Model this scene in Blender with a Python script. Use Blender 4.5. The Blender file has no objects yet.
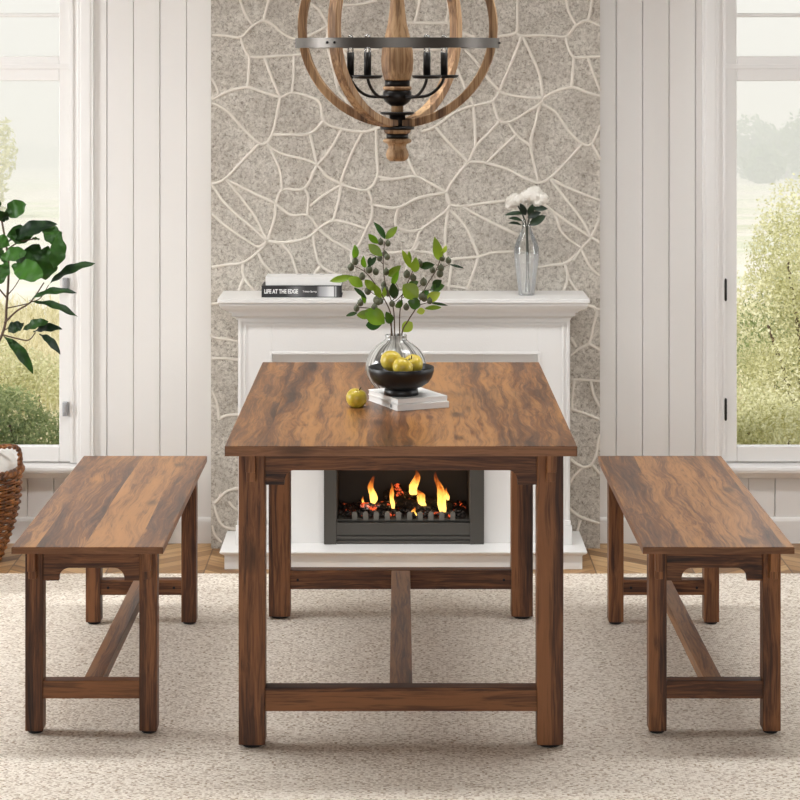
import bpy, bmesh, math, random
import numpy as np
from mathutils import Vector, Matrix, noise as mnoise
random.seed(7)
SC = bpy.context.scene
COL = SC.collection
PI = math.pi
# ------------------------------------------------------------------ camera facts
F, HOR, EYE = 2133.0, 57.0, 1.675          # focal length (px of an 800 px frame), horizon row, eye height
def X(px, d): return (px - 400.0) * d / F
def Z(py, d): return EYE - (py - HOR) * d / F
def P(px, py, d): return Vector((X(px, d), d, Z(py, d)))

# ------------------------------------------------------------------ mesh helpers
def bm_new(): return bmesh.new()
def quad(bm, a, b, c, d):
    return bm.faces.new([bm.verts.new(v) for v in (a, b, c, d)])
def box(bm, x0, x1, y0, y1, z0, z1, mi=0):
    if x0 > x1: x0, x1 = x1, x0
    if y0 > y1: y0, y1 = y1, y0
    if z0 > z1: z0, z1 = z1, z0
    v = [bm.verts.new(p) for p in ((x0,y0,z0),(x1,y0,z0),(x1,y1,z0),(x0,y1,z0),(x0,y0,z1),(x1,y0,z1),(x1,y1,z1),(x0,y1,z1))]
    for f in ((0,3,2,1),(4,5,6,7),(0,1,5,4),(1,2,6,5),(2,3,7,6),(3,0,4,7)):
        bm.faces.new([v[i] for i in f]).material_index = mi
def prism(bm, poly, d0, d1, axis='y'):
    """poly: 2-D outline (a, b); extruded along axis from d0 to d1"""
    def m(a, b, d):
        return {'y': (a, d, b), 'x': (d, a, b), 'z': (a, b, d)}[axis]
    f0 = [bm.verts.new(m(a, b, d0)) for a, b in poly]
    f1 = [bm.verts.new(m(a, b, d1)) for a, b in poly]
    n = len(poly)
    bm.faces.new(f0); bm.faces.new(f1[::-1])
    for i in range(n):
        bm.faces.new((f0[i], f1[i], f1[(i+1) % n], f0[(i+1) % n]))
def lathe(bm, prof, cx=0, cy=0, seg=32, cap=True, mi=0):
    rings = []
    for r, z in prof:
        if r < 1e-6:
            rings.append([bm.verts.new((cx, cy, z))])
        else:
            rings.append([bm.verts.new((cx + r*math.cos(2*PI*i/seg), cy + r*math.sin(2*PI*i/seg), z)) for i in range(seg)])
    for a, b in zip(rings[:-1], rings[1:]):
        for i in range(seg):
            j = (i+1) % seg
            if len(a) == 1 and len(b) == 1: continue
            if len(a) == 1: f = bm.faces.new((a[0], b[j], b[i]))
            elif len(b) == 1: f = bm.faces.new((a[i], a[j], b[0]))
            else: f = bm.faces.new((a[i], a[j], b[j], b[i]))
            f.smooth = True; f.material_index = mi
    if cap:
        if len(rings[0]) > 1: bm.faces.new(rings[0][::-1])
        if len(rings[-1]) > 1: bm.faces.new(rings[-1])
def catmull(pts, n=8, closed=False):
    pts = [Vector(p) for p in pts]
    if len(pts) < 3 and not closed:
        return [pts[0].lerp(pts[-1], i/n) for i in range(n+1)]
    out = []
    m = len(pts)
    rng = range(m) if closed else range(m-1)
    for i in rng:
        if closed: p0, p1, p2, p3 = pts[i-1], pts[i], pts[(i+1) % m], pts[(i+2) % m]
        else:
            p1, p2 = pts[i], pts[i+1]
            p0 = pts[i-1] if i > 0 else p1*2 - p2
            p3 = pts[i+2] if i+2 < m else p2*2 - p1
        for k in range(n):
            t = k/n
            out.append(0.5*((2*p1) + (p2-p0)*t + (2*p0-5*p1+4*p2-p3)*t*t + (3*p1-p0-3*p2+p3)*t**3))
    if not closed: out.append(pts[-1].copy())
    return out
def tube(bm, pts, rad, seg=8, closed=False, mi=0):
    pts = [Vector(p) for p in pts]
    n = len(pts)
    R = rad if isinstance(rad, (list, tuple)) else [rad]*n
    if len(R) != n: R = [R[0] + (R[-1]-R[0])*i/(n-1) for i in range(n)]
    T = []
    for i in range(n):
        if closed: t = pts[(i+1) % n] - pts[i-1]
        else: t = pts[min(i+1, n-1)] - pts[max(i-1, 0)]
        T.append(t.normalized() if t.length > 1e-9 else Vector((0,0,1)))
    up = Vector((0,0,1)) if abs(T[0].z) < .9 else Vector((1,0,0))
    nrm = (up - T[0]*up.dot(T[0])).normalized()
    rings = []
    for i in range(n):
        nrm = nrm - T[i]*nrm.dot(T[i])
        if nrm.length < 1e-6: nrm = T[i].orthogonal()
        nrm.normalize()
        b = T[i].cross(nrm)
        rings.append([bm.verts.new(pts[i] + (nrm*math.cos(2*PI*k/seg) + b*math.sin(2*PI*k/seg))*R[i]) for k in range(seg)])
    for i in range(n if closed else n-1):
        a, c = rings[i], rings[(i+1) % n]
        for k in range(seg):
            f = bm.faces.new((a[k], a[(k+1) % seg], c[(k+1) % seg], c[k])); f.smooth = True; f.material_index = mi
    if not closed:
        bm.faces.new(rings[0][::-1]).material_index = mi; bm.faces.new(rings[-1]).material_index = mi
def blob(bm, c, r, sx=1, sy=1, sz=1, seg=16, rings=10, rough=0.0, seed=0):
    c = Vector(c); rows = []
    for i in range(rings+1):
        th = PI*i/rings
        row = []
        for k in range(seg if 0 < i < rings else 1):
            ph = 2*PI*k/seg
            d = Vector((math.sin(th)*math.cos(ph), math.sin(th)*math.sin(ph), math.cos(th)))
            q = 1 + rough*mnoise.noise(d*2.2 + Vector((seed*3.1, seed*1.7, 0)))
            row.append(bm.verts.new(c + Vector((d.x*sx, d.y*sy, d.z*sz))*r*q))
        rows.append(row)
    for a, b in zip(rows[:-1], rows[1:]):
        for k in range(seg):
            j = (k+1) % seg
            if len(a) == 1: f = bm.faces.new((a[0], b[k], b[j]))
            elif len(b) == 1: f = bm.faces.new((a[k], b[0], a[j]))
            else: f = bm.faces.new((a[k], b[k], b[j], a[j]))
            f.smooth = True
def leaf(bm, base, tip, width, nrm=(0,-1,0.2), bend=0.12, fold=0.25, wave=0.0, nu=8, shape=1.0, freq=3, ph=0.0):
    """a leaf blade from base to tip: folded along the midrib, bent along its length, with a wavy margin"""
    base, tip = Vector(base), Vector(tip)
    ax = tip - base; L = ax.length; ax.normalize()
    n = Vector(nrm); n = n - ax*n.dot(ax)
    if n.length < 1e-4: n = ax.orthogonal()
    n.normalize(); s = ax.cross(n)
    rows = []
    for i in range(nu+1):
        t = i/nu
        w = width*0.5*(math.sin(PI*t**shape)**0.75)
        if i == 0 or i == nu: w = max(w, width*.02)
        c = base + ax*L*t + n*bend*L*math.sin(PI*t)
        row = []
        for k in (-1, -.5, 0, .5, 1):
            wv = wave*width*math.sin(freq*2*PI*t + ph + (1.3 if k > 0 else 0))*abs(k)**1.5
            row.append(bm.verts.new(c + s*w*k + n*(fold*w*abs(k) + wv)))
        rows.append(row)
    for a, b in zip(rows[:-1], rows[1:]):
        for k in range(4):
            f = bm.faces.new((a[k], a[k+1], b[k+1], b[k])); f.smooth = True

def world_off(o):
    v = Vector((0,0,0))
    while o is not None:
        v += o.location; o = o.parent
    return v
def obj(name, bm, mat, parent=None, bevel=0.0, seg=2, label=None, local=False, kind=None, sub=0, fixn=True):
    if fixn: bmesh.ops.recalc_face_normals(bm, faces=bm.faces[:])
    me = bpy.data.meshes.new(name)
    if parent is not None and not local:
        off = world_off(parent)
        bmesh.ops.translate(bm, verts=bm.verts[:], vec=-off)
    bm.to_mesh(me); bm.free()
    o = bpy.data.objects.new(name, me); COL.objects.link(o)
    for m in (mat if isinstance(mat, (list, tuple)) else [mat]): me.materials.append(m)
    if parent is not None: o.parent = parent
    if bevel:
        md = o.modifiers.new('bevel', 'BEVEL'); md.width = bevel; md.segments = seg; md.limit_method = 'ANGLE'; md.angle_limit = 0.6
        for p in me.polygons: p.use_smooth = True
        md.harden_normals = True
    if sub:
        md = o.modifiers.new('sub', 'SUBSURF'); md.levels = sub; md.render_levels = sub
    if label: o['label'] = label
    if kind: o['kind'] = kind
    return o
def thing(name, label, cat, loc=(0,0,0), group=None):
    o = bpy.data.objects.new(name, None); COL.objects.link(o); o.location = loc
    o.empty_display_size = .05
    return tag(o, label, cat, group)
def tag(o, label, cat, group=None):
    o['label'] = label; o['category'] = cat
    if group: o['group'] = group
    return o
def copy_tree(o, parent=None):
    c = o.copy(); COL.objects.link(c)
    if parent is not None: c.parent = parent; c.matrix_parent_inverse = o.matrix_parent_inverse.copy()
    for ch in list(o.children): copy_tree(ch, c)
    return c

# ------------------------------------------------------------------ material helpers
def srgb(r, g, b):
    f = lambda c: (c/255/12.92 if c/255 <= .04045 else ((c/255+.055)/1.055)**2.4)
    return (f(r), f(g), f(b), 1)
class M:
    def __init__(s, name):
        s.m = bpy.data.materials.new(name); s.m.use_nodes = True
        s.t = s.m.node_tree; s.n = s.t.nodes; s.n.clear()
        s.out = s.n.new('ShaderNodeOutputMaterial')
    def add(s, typ, ins=None, **kw):
        nd = s.n.new('ShaderNode' + typ)
        for k, v in kw.items(): setattr(nd, k, v)
        for k, v in (ins or {}).items(): s.put(nd.inputs[k], v)
        return nd
    def put(s, sock, v):
        if hasattr(v, 'bl_rna') and v.bl_rna.identifier.startswith('NodeSocket'): s.t.links.new(v, sock)
        else: sock.default_value = v
    def math(s, op, a, b=0.0, c=0.0):
        nd = s.add('Math', operation=op); s.put(nd.inputs[0], a); s.put(nd.inputs[1], b)
        if op in ('MULTIPLY_ADD', 'COMPARE', 'WRAP'): s.put(nd.inputs[2], c)
        return nd.outputs[0]
    def coord(s, out='Object', scale=(1,1,1), off=None, rand=False):
        tc = s.add('TexCoord').outputs[out]
        if rand:
            oi = s.add('ObjectInfo').outputs['Random']
            k = s.math('MULTIPLY', oi, 37.0)
            tc = s.add('VectorMath', {0: tc, 1: k}, operation='ADD').outputs[0]
        mp = s.add('Mapping', {'Vector': tc, 'Scale': scale})
        if off: mp.inputs['Location'].default_value = off
        return mp.outputs[0]
    def noise(s, vec, scale=5, detail=4, rough=.55, dist=0, out='Fac'):
        return s.add('TexNoise', {'Vector': vec, 'Scale': scale, 'Detail': detail, 'Roughness': rough, 'Distortion': dist}).outputs[out]
    def ramp(s, fac, stops, interp='LINEAR'):
        nd = s.add('ValToRGB'); nd.color_ramp.interpolation = interp
        e = nd.color_ramp.elements
        while len(e) < len(stops): e.new(.5)
        for el, (p, c) in zip(e, stops): el.position = p; el.color = c if len(c) == 4 else (*c, 1)
        s.put(nd.inputs[0], fac); return nd.outputs[0]
    def mix(s, fac, a, b, blend='MIX'):
        nd = s.add('Mix', data_type='RGBA', blend_type=blend)
        s.put(nd.inputs[0], fac); s.put(nd.inputs[6], a); s.put(nd.inputs[7], b); return nd.outputs[2]
    def bump(s, h, strength=.3, dist=.01):
        return s.add('Bump', {'Height': h, 'Strength': strength, 'Distance': dist}).outputs[0]
    def bsdf(s, color, rough=.5, metal=0, normal=None, spec=.5, **ins):
        b = s.add('BsdfPrincipled')
        s.put(b.inputs['Base Color'], color); s.put(b.inputs['Roughness'], rough); s.put(b.inputs['Metallic'], metal)
        s.put(b.inputs['Specular IOR Level'], spec)
        if normal is not None: s.put(b.inputs['Normal'], normal)
        for k, v in ins.items(): s.put(b.inputs[k.replace('_', ' ')], v)
        s.t.links.new(b.outputs[0], s.out.inputs[0]); return b

def m_paint(name, col, rough=.45, bump=.05, sc=60):
    a = M(name); c = a.coord()
    n = a.noise(c, sc, 3); n2 = a.noise(c, 2.5, 2)
    cc = a.mix(a.math('MULTIPLY', n2, .12), col, tuple(x*.86 for x in col[:3]) + (1,))
    a.bsdf(cc, rough, normal=a.bump(n, bump, .002)); return a.m
def m_flat(name, col, rough=.5, metal=0, var=.25, sc=30, bump=.1, spec=.5):
    a = M(name); c = a.coord(); n = a.noise(c, sc, 4)
    cc = a.mix(n, col, tuple(x*(1-var) for x in col[:3]) + (1,))
    a.bsdf(cc, rough, metal, a.bump(n, bump, .002), spec); return a.m

def m_wood(name, axis, dark, mid, light, strip=.115, rough=.38, big=1.0, stripaxis=0, tone=.55, spec=.4):
    """rustic wood: long grain along axis, boards of their own tone, wavy dark figure, a few knots"""
    a = M(name)
    sc = [1.0, 1.0, 1.0]; sc[axis] = .1
    base = a.add('TexCoord').outputs['Object']
    oi = a.add('ObjectInfo').outputs['Random']
    shift = a.add('CombineXYZ', {0: a.math('MULTIPLY', oi, 3.0), 1: a.math('MULTIPLY', oi, 17.0), 2: a.math('MULTIPLY', oi, 29.0)}).outputs[0]
    p = a.add('VectorMath', {0: base, 1: shift}, operation='ADD').outputs[0]
    sep = a.add('SeparateXYZ', {0: p})
    wob = a.noise(a.add('Mapping', {'Vector': p, 'Scale': tuple(3.0 if i != axis else .9 for i in range(3))}).outputs[0], 1.0, 2)
    u = a.math('ADD', sep.outputs[stripaxis], a.math('MULTIPLY', wob, .05))
    idx = a.math('FLOOR', a.math('DIVIDE', u, strip))
    wn = a.add('TexWhiteNoise', {'W': idx}, noise_dimensions='1D').outputs['Value']
    seedv = a.add('CombineXYZ', {0: a.math('MULTIPLY', wn, 9.0), 1: a.math('MULTIPLY', wn, 5.0), 2: a.math('MULTIPLY', wn, 7.0)}).outputs[0]
    q = a.add('VectorMath', {0: p, 1: seedv}, operation='ADD').outputs[0]
    mq = a.add('Mapping', {'Vector': q, 'Scale': tuple(sc)}).outputs[0]
    wv = a.noise(a.add('Mapping', {'Vector': q, 'Scale': tuple(7.0 if i != axis else 2.6 for i in range(3))}).outputs[0], 1.0, 2, .5, 0, 'Color')
    wv = a.add('VectorMath', {0: wv, 1: (.5, .5, .5)}, operation='SUBTRACT').outputs[0]
    wv = a.add('VectorMath', {0: wv, 'Scale': .085/big}, operation='SCALE').outputs[0]
    qw = a.add('VectorMath', {0: q, 1: wv}, operation='ADD').outputs[0]
    sc2 = [1.0, 1.0, 1.0]; sc2[axis] = .035
    mb = a.add('Mapping', {'Vector': qw, 'Scale': tuple(sc2)}).outputs[0]
    n1 = a.noise(mb, 13*big, 5, .62, .25)                     # broad swirling figure
    sc3 = [1.0, 1.0, 1.0]; sc3[axis] = .03
    m3 = a.add('Mapping', {'Vector': qw, 'Scale': tuple(sc3)}).outputs[0]
    nm = a.noise(m3, 48*big, 4, .6, .8)                        # streaks
    n2 = a.noise(m3, 210, 3, .65, .1)                          # fine pores
    v = a.math('ADD', a.math('MULTIPLY', n1, .60), a.math('MULTIPLY', nm, .34))
    v = a.math('ADD', v, a.math('MULTIPLY', n2, .26))
    v = a.math('ADD', a.math('SUBTRACT', v, .10), a.math('MULTIPLY', a.math('SUBTRACT', wn, .5), tone*.34))
    c = a.ramp(v, [(.345, dark), (.455, mid), (.555, light), (.74, tuple(min(1, x*1.18) for x in light[:3]) + (1,))])
    vo = a.add('TexVoronoi', {'Vector': a.add('Mapping', {'Vector': p, 'Scale': tuple(6.0 if i != axis else 2.2 for i in range(3))}).outputs[0], 'Scale': 1.0}).outputs['Distance']
    kn = a.ramp(vo, [(.05, (1,1,1,1)), (.13, (0,0,0,1))])
    c = a.mix(a.math('MULTIPLY', kn, .7), c, tuple(x*.6 for x in dark[:3]) + (1,))
    st = a.noise(a.add('Mapping', {'Vector': p, 'Scale': tuple(26.0 if i != axis else 1.6 for i in range(3))}).outputs[0], 3.0, 3, .6)
    sk = a.ramp(st, [(.34, (1,1,1,1)), (.41, (0,0,0,1))])
    c = a.mix(a.math('MULTIPLY', sk, .45), c, dark)
    a.bsdf(c, rough, normal=a.bump(n2, .12, .001), spec=spec); return a.m

WD, WM, WL = srgb(54, 32, 20), srgb(106, 67, 38), srgb(148, 102, 60)
mat = {}
mat['top'] = m_wood('rustic_wood_top', 1, WD, WM, srgb(156,108,60), .12, .33, 1.0, 0, .42, .3)
mat['legw'] = m_wood('rustic_wood_upright', 2, srgb(44,26,17), srgb(90,54,32), srgb(138,90,54), .05, .5, 1.6, 0, .35)
mat['railx'] = m_wood('rustic_wood_cross', 0, srgb(44,26,17), srgb(90,54,32), srgb(138,90,54), .05, .5, 1.6, 2, .35)
mat['corbel'] = m_wood('rustic_wood_corbel', 2, srgb(66,40,25), srgb(120,76,45), srgb(160,108,66), .05, .5, 1.6, 0, .2)
mat['raily'] = m_wood('rustic_wood_long', 1, srgb(60,39,26), srgb(110,72,45), srgb(152,106,66), .05, .42, 1.4, 0, .35)
mat['edge'] = m_wood('rustic_wood_edge', 0, srgb(100,66,42), srgb(128,86,56), srgb(150,104,70), .2, .42, 1.0, 2, .1)
mat['lamp_wood'] = m_wood('weathered_lamp_wood', 2, srgb(84,60,40), srgb(136,101,68), srgb(176,142,104), .04, .6, 2.0, 0, .3)
mat['white'] = m_paint('white_paint', srgb(235,233,230), .42)
mat['wallp'] = m_paint('wall_paint', srgb(228,225,221), .5)
mat['plaster'] = m_paint('ceiling_paint', srgb(150,140,130), .8)
mat['wallo'] = m_paint('taupe_wall_paint', srgb(150,141,132), .6)
mat['mantel'] = m_paint('mantel_paint', srgb(230,228,225), .42, .15, 180)
mat['black'] = m_flat('black_iron', srgb(34,31,29), .38, .6, .3, 40, .1)
mat['blackmatt'] = m_flat('black_ceramic', srgb(24,24,25), .42, 0, .25, 60, .05)
mat['rubber'] = m_flat('black_rubber', srgb(22,20,19), .7)
mat['firegrey'] = m_flat('fire_surround_grey', srgb(74,70,64), .5, .15, .15, 20, .03)
mat['firedark'] = m_flat('firebox_lining', srgb(104,96,86), .75, 0, .35, 12, .1)
mat['grate'] = m_flat('grate_iron', srgb(125,120,112), .55, .3, .35, 60, .3)
mat['paper'] = m_flat('book_white', srgb(238,237,234), .5, 0, .06, 40, .02)
mat['pages'] = m_flat('book_pages', srgb(222,214,200), .8, 0, .15, 200, .2)
mat['bookblack'] = m_flat('book_black', srgb(26,26,27), .5, 0, .2, 40, .02)
mat['ink_white'] = m_flat('ink_white', srgb(240,240,238), .6, 0, .02)
mat['ink_grey'] = m_flat('ink_grey', srgb(140,140,140), .6, 0, .02)
mat['metal'] = m_flat('grey_metal', srgb(168,168,170), .4, .15, .1)
mat['hinge'] = m_flat('dark_hinge', srgb(52,49,47), .4, .6, .2)
mat['cloth'] = m_flat('white_cloth', srgb(238,235,228), .85, 0, .08, 150, .4)
mat['pot'] = m_flat('white_pot', srgb(225,222,216), .4, 0, .06, 10, .03)
mat['soil'] = m_flat('potting_soil', srgb(45,33,25), .95, 0, .5, 90, .8)
mat['petal'] = m_flat('white_petal', srgb(250,246,238), .7, 0, .07, 120, .2)
mat['twig'] = m_flat('twig_bark', srgb(104,84,66), .7, 0, .4, 120, .4)
mat['greenstem'] = m_flat('flower_stem', srgb(52,58,40), .6, 0, .3, 80, .2)
mat['bark'] = m_flat('tree_bark', srgb(110,92,74), .85, 0, .4, 20, .5)
def m_leafmat(name, c1, c2, rough=.35, spec=.5, trans=.25, sc=9):
    a = M(name); c = a.coord(rand=True); n = a.noise(c, sc, 3, .6)
    oi = a.add('ObjectInfo').outputs['Random']
    f = a.math('ADD', a.math('MULTIPLY', n, .8), a.math('MULTIPLY', a.math('SUBTRACT', oi, .4), .7))
    cc = a.ramp(f, [(.25, c1), (.75, c2)])
    b = a.bsdf(cc, rough, spec=spec, normal=a.bump(a.noise(c, 60, 3), .15, .002))
    tr = a.add('BsdfTranslucent', {'Color': cc})
    mx = a.add('MixShader', {0: trans, 1: b.outputs[0], 2: tr.outputs[0]})
    a.t.links.new(mx.outputs[0], a.out.inputs[0]); return a.m
mat['fiddle'] = m_leafmat('fiddle_leaf', srgb(14,36,14), srgb(56,100,30), .45, .25, .12, 14)
mat['sprig'] = m_leafmat('sprig_leaf', srgb(40,84,20), srgb(150,182,52), .38, .5, .3, 8)
mat['sprigb'] = m_leafmat('sprig_leaf_bright', srgb(110,160,30), srgb(190,212,80), .38, .5, .35, 8)
mat['sprigd'] = m_leafmat('sprig_leaf_dark', srgb(24,48,20), srgb(64,104,34), .36, .5, .2, 8)
mat['hleaf'] = m_leafmat('bouquet_leaf', srgb(16,30,18), srgb(38,60,34), .42, .4, .1, 14)
mat['berry'] = m_flat('olive_berry', srgb(98,102,76), .55, 0, .35, 60, .15)
def m_foliage(name, cs, sc=3.0, trans=.35):
    a = M(name); c = a.coord()
    n = a.noise(c, sc, 3, .6); n2 = a.noise(c, sc*14, 2, .6)
    cc = a.ramp(a.math('ADD', a.math('MULTIPLY', n, .5), a.math('MULTIPLY', n2, .5)), [(.32, cs[0]), (.5, cs[1]), (.66, cs[2])])
    b = a.bsdf(cc, .6, spec=.25)
    tr = a.add('BsdfTranslucent', {'Color': cc})
    mx = a.add('MixShader', {0: trans, 1: b.outputs[0], 2: tr.outputs[0]})
    a.t.links.new(mx.outputs[0], a.out.inputs[0]); return a.m
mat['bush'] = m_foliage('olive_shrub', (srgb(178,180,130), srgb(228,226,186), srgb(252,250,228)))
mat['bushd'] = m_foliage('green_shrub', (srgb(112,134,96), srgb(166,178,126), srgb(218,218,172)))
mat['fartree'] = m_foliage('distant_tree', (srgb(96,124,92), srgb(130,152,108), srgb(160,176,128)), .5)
mat['straw'] = m_foliage('dry_grass', (srgb(192,184,138), srgb(230,222,186), srgb(250,244,220)), 6)

# apple
a = M('apple_skin'); c = a.coord()
n = a.noise(c, 22, 3); n2 = a.noise(c, 150, 2)
cc = a.ramp(n, [(.3, srgb(168,146,36)), (.55, srgb(202,178,62)), (.75, srgb(222,200,100))])
cc = a.mix(a.math('MULTIPLY', a.ramp(n2, [(.62, (0,0,0,1)), (.7, (1,1,1,1))]), .35), cc, srgb(150,124,40))
a.bsdf(cc, .32, spec=.45); mat['apple'] = a.m
# stone and mortar
a = M('grey_stone'); c = a.coord()
n1 = a.noise(c, 9, 5, .6, .5); n2 = a.noise(c, 95, 6, .8, .6); n3 = a.noise(c, 260, 3, .7)
cc = a.ramp(n2, [(.31, srgb(104,94,84)), (.41, srgb(178,169,156)), (.52, srgb(218,210,198)), (.64, srgb(238,232,222))])
cc = a.mix(a.math('MULTIPLY', a.ramp(n1, [(.4, (0,0,0,1)), (.7, (1,1,1,1))]), .35), cc, srgb(150,138,124))
cc = a.mix(a.math('MULTIPLY', a.ramp(n3, [(.62, (0,0,0,1)), (.72, (1,1,1,1))]), .45), cc, srgb(96,86,76))
h = a.math('ADD', a.math('MULTIPLY', n2, .7), a.math('MULTIPLY', n1, .8))
a.bsdf(cc, .9, normal=a.bump(h, 1.0, .016), spec=.2); mat['stone'] = a.m
mat['mortar'] = m_flat('pale_mortar', srgb(220,212,200), .9, 0, .12, 90, .4, .2)
# rug
a = M('woven_rug'); c = a.coord()
cr = a.add('Mapping', {'Vector': c, 'Scale': (165, 240, 1)}).outputs[0]
vo = a.add('TexVoronoi', {'Vector': cr, 'Scale': 1.0, 'Randomness': .5})
big = a.noise(c, 5, 3); fine = a.noise(a.add('Mapping', {'Vector': c, 'Scale': (260, 330, 1)}).outputs[0], 1, 3, .7)
sepc = a.add('SeparateColor', {0: vo.outputs['Color']}).outputs[0]
t = a.math('ADD', a.math('MULTIPLY', sepc, .55), a.math('MULTIPLY', fine, .45))
cc = a.ramp(t, [(.24, srgb(168,148,126)), (.40, srgb(220,208,192)), (.58, srgb(237,228,214)), (.85, srgb(248,241,230))])
cc = a.mix(a.math('MULTIPLY', big, .25), cc, srgb(212,197,181))
hh = a.math('ADD', a.math('MULTIPLY', vo.outputs['Distance'], -1.0), a.math('MULTIPLY', fine, .6))
a.bsdf(cc, .95, normal=a.bump(hh, .5, .004), spec=.1); mat['rug'] = a.m
# chevron floor
a = M('chevron_oak'); c = a.coord(); s = a.add('SeparateXYZ', {0: c})
pp = a.math('PINGPONG', s.outputs[0], .32)
v = a.math('ADD', s.outputs[1], a.math('MULTIPLY', pp, .85))
W = .07
row = a.math('FLOOR', a.math('DIVIDE', v, W)); colm = a.math('FLOOR', a.math('DIVIDE', s.outputs[0], .32))
rnd = a.add('TexWhiteNoise', {'Vector': a.add('CombineXYZ', {0: row, 1: colm, 2: 0.0}).outputs[0]}, noise_dimensions='3D').outputs['Value']
fr = a.math('FRACT', a.math('DIVIDE', v, W)); fe = a.math('MINIMUM', fr, a.math('SUBTRACT', 1.0, fr))
fx = a.math('FRACT', a.math('DIVIDE', s.outputs[0], .32)); fxe = a.math('MULTIPLY', a.math('MINIMUM', fx, a.math('SUBTRACT', 1.0, fx)), 4.0)
gap = a.ramp(a.math('MINIMUM', fe, fxe), [(.0, (1,1,1,1)), (.045, (0,0,0,1))])
gr = a.noise(a.add('CombineXYZ', {0: a.math('MULTIPLY', pp, 5.0), 1: a.math('MULTIPLY', v, 60.0), 2: a.math('MULTIPLY', rnd, 40.0)}).outputs[0], 1.0, 4, .6)
cc = a.ramp(a.math('ADD', a.math('MULTIPLY', gr, .6), a.math('MULTIPLY', rnd, .45)), [(.25, srgb(112,80,48)), (.5, srgb(158,120,78)), (.8, srgb(196,160,114))])
cc = a.mix(gap, cc, srgb(80,55,34)); a.bsdf(cc, .45, normal=a.bump(gr, .1, .002)); mat['floor'] = a.m
# glass
def m_glass(name, tint=(1,1,1,1), gl=.35, rough=.02, body=0.0, bodycol=(.8,.8,.8,1), tex=False):
    """thin glass: clear, with fresnel reflections and (for frosted ware) some body"""
    a = M(name)
    tr = a.add('BsdfTransparent', {'Color': tint}); g = a.add('BsdfGlossy', {'Roughness': rough, 'Color': (1,1,1,1)})
    fz = a.add('LayerWeight', {'Blend': gl}).outputs['Fresnel']
    if tex:
        w = a.add('TexWave', {'Vector': a.coord(), 'Scale': 130.0, 'Distortion': 1.0}, bands_direction='Z').outputs['Fac']
        g.inputs['Normal'].default_value = (0,0,0); a.put(g.inputs['Normal'], a.bump(w, .5, .004))
    m1 = a.add('MixShader', {0: fz, 1: tr.outputs[0], 2: g.outputs[0]})
    sh = m1
    if body:
        df = a.add('BsdfDiffuse', {'Color': bodycol})
        sh = a.add('MixShader', {0: body, 1: m1.outputs[0], 2: df.outputs[0]})
    a.t.links.new(sh.outputs[0], a.out.inputs[0]); return a.m
mat['pane'] = m_glass('window_glass', (.99,.99,.99,1), .1)
mat['glass'] = m_glass('clear_vase_glass', (.96,.97,.965,1), .35, .03, .04)
mat['glassk'] = m_glass('knit_vase_glass', (.975,.98,.975,1), .4, .12, .20, (.95,.95,.94,1), True)
mat['bulb'] = m_glass('bulb_glass', (.97,.97,.96,1), .4, .03, .05)
a = M('smoky_vase_glass')
c = a.coord(); s = a.add('SeparateXYZ', {0: c})
ang = a.math('ARCTAN2', s.outputs[1], s.outputs[0])
vn = a.noise(a.add('CombineXYZ', {0: a.math('MULTIPLY', a.math('SINE', ang), 4.5), 1: a.math('MULTIPLY', a.math('COSINE', ang), 4.5), 2: a.math('MULTIPLY', s.outputs[2], 5.0)}).outputs[0], 1.0, 4, .6, .6)
cc = a.ramp(vn, [(.38, srgb(92,90,86)), (.50, srgb(170,168,162)), (.63, srgb(236,234,229))])
pr = a.bsdf(cc, .12, spec=.6)
tr = a.add('BsdfTransparent', {'Color': (.88,.88,.86,1)})
mx = a.add('MixShader', {0: a.ramp(s.outputs[2], [(.03, (.97,)*3), (.16, (.88,)*3)]), 1: tr.outputs[0], 2: pr.outputs[0]})
a.t.links.new(mx.outputs[0], a.out.inputs[0]); mat['vase'] = a.m
# book spine: black photograph cover fading to grey and white bars
a = M('book_spine_print'); s = a.add('SeparateXYZ', {0: a.coord()})
f = a.math('DIVIDE', s.outputs[0], .262)
cc = a.ramp(f, [(0, srgb(26,26,27)), (.30, srgb(34,34,35)), (.44, srgb(112,112,113)), (.56, srgb(54,54,55)), (.70, srgb(52,52,53)), (.74, srgb(150,150,152)), (.82, srgb(186,186,188)), (.86, srgb(214,214,214)), (.915, srgb(222,222,222)), (.925, srgb(40,40,40)), (.94, srgb(190,190,190)), (.955, srgb(70,70,70)), (1, srgb(24,24,24))])
a.bsdf(cc, .45); mat['spine'] = a.m
# wicker
a = M('wicker'); c = a.coord(); n = a.noise(c, 45, 4, .7); n2 = a.noise(c, 9, 2)
cc = a.ramp(a.math('ADD', a.math('MULTIPLY', n, .6), a.math('MULTIPLY', n2, .4)), [(.34, srgb(52,28,12)), (.46, srgb(112,64,26)), (.58, srgb(166,106,44)), (.72, srgb(214,164,92))])
a.bsdf(cc, .4, normal=a.bump(n, .3, .002)); mat['wicker'] = a.m
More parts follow.
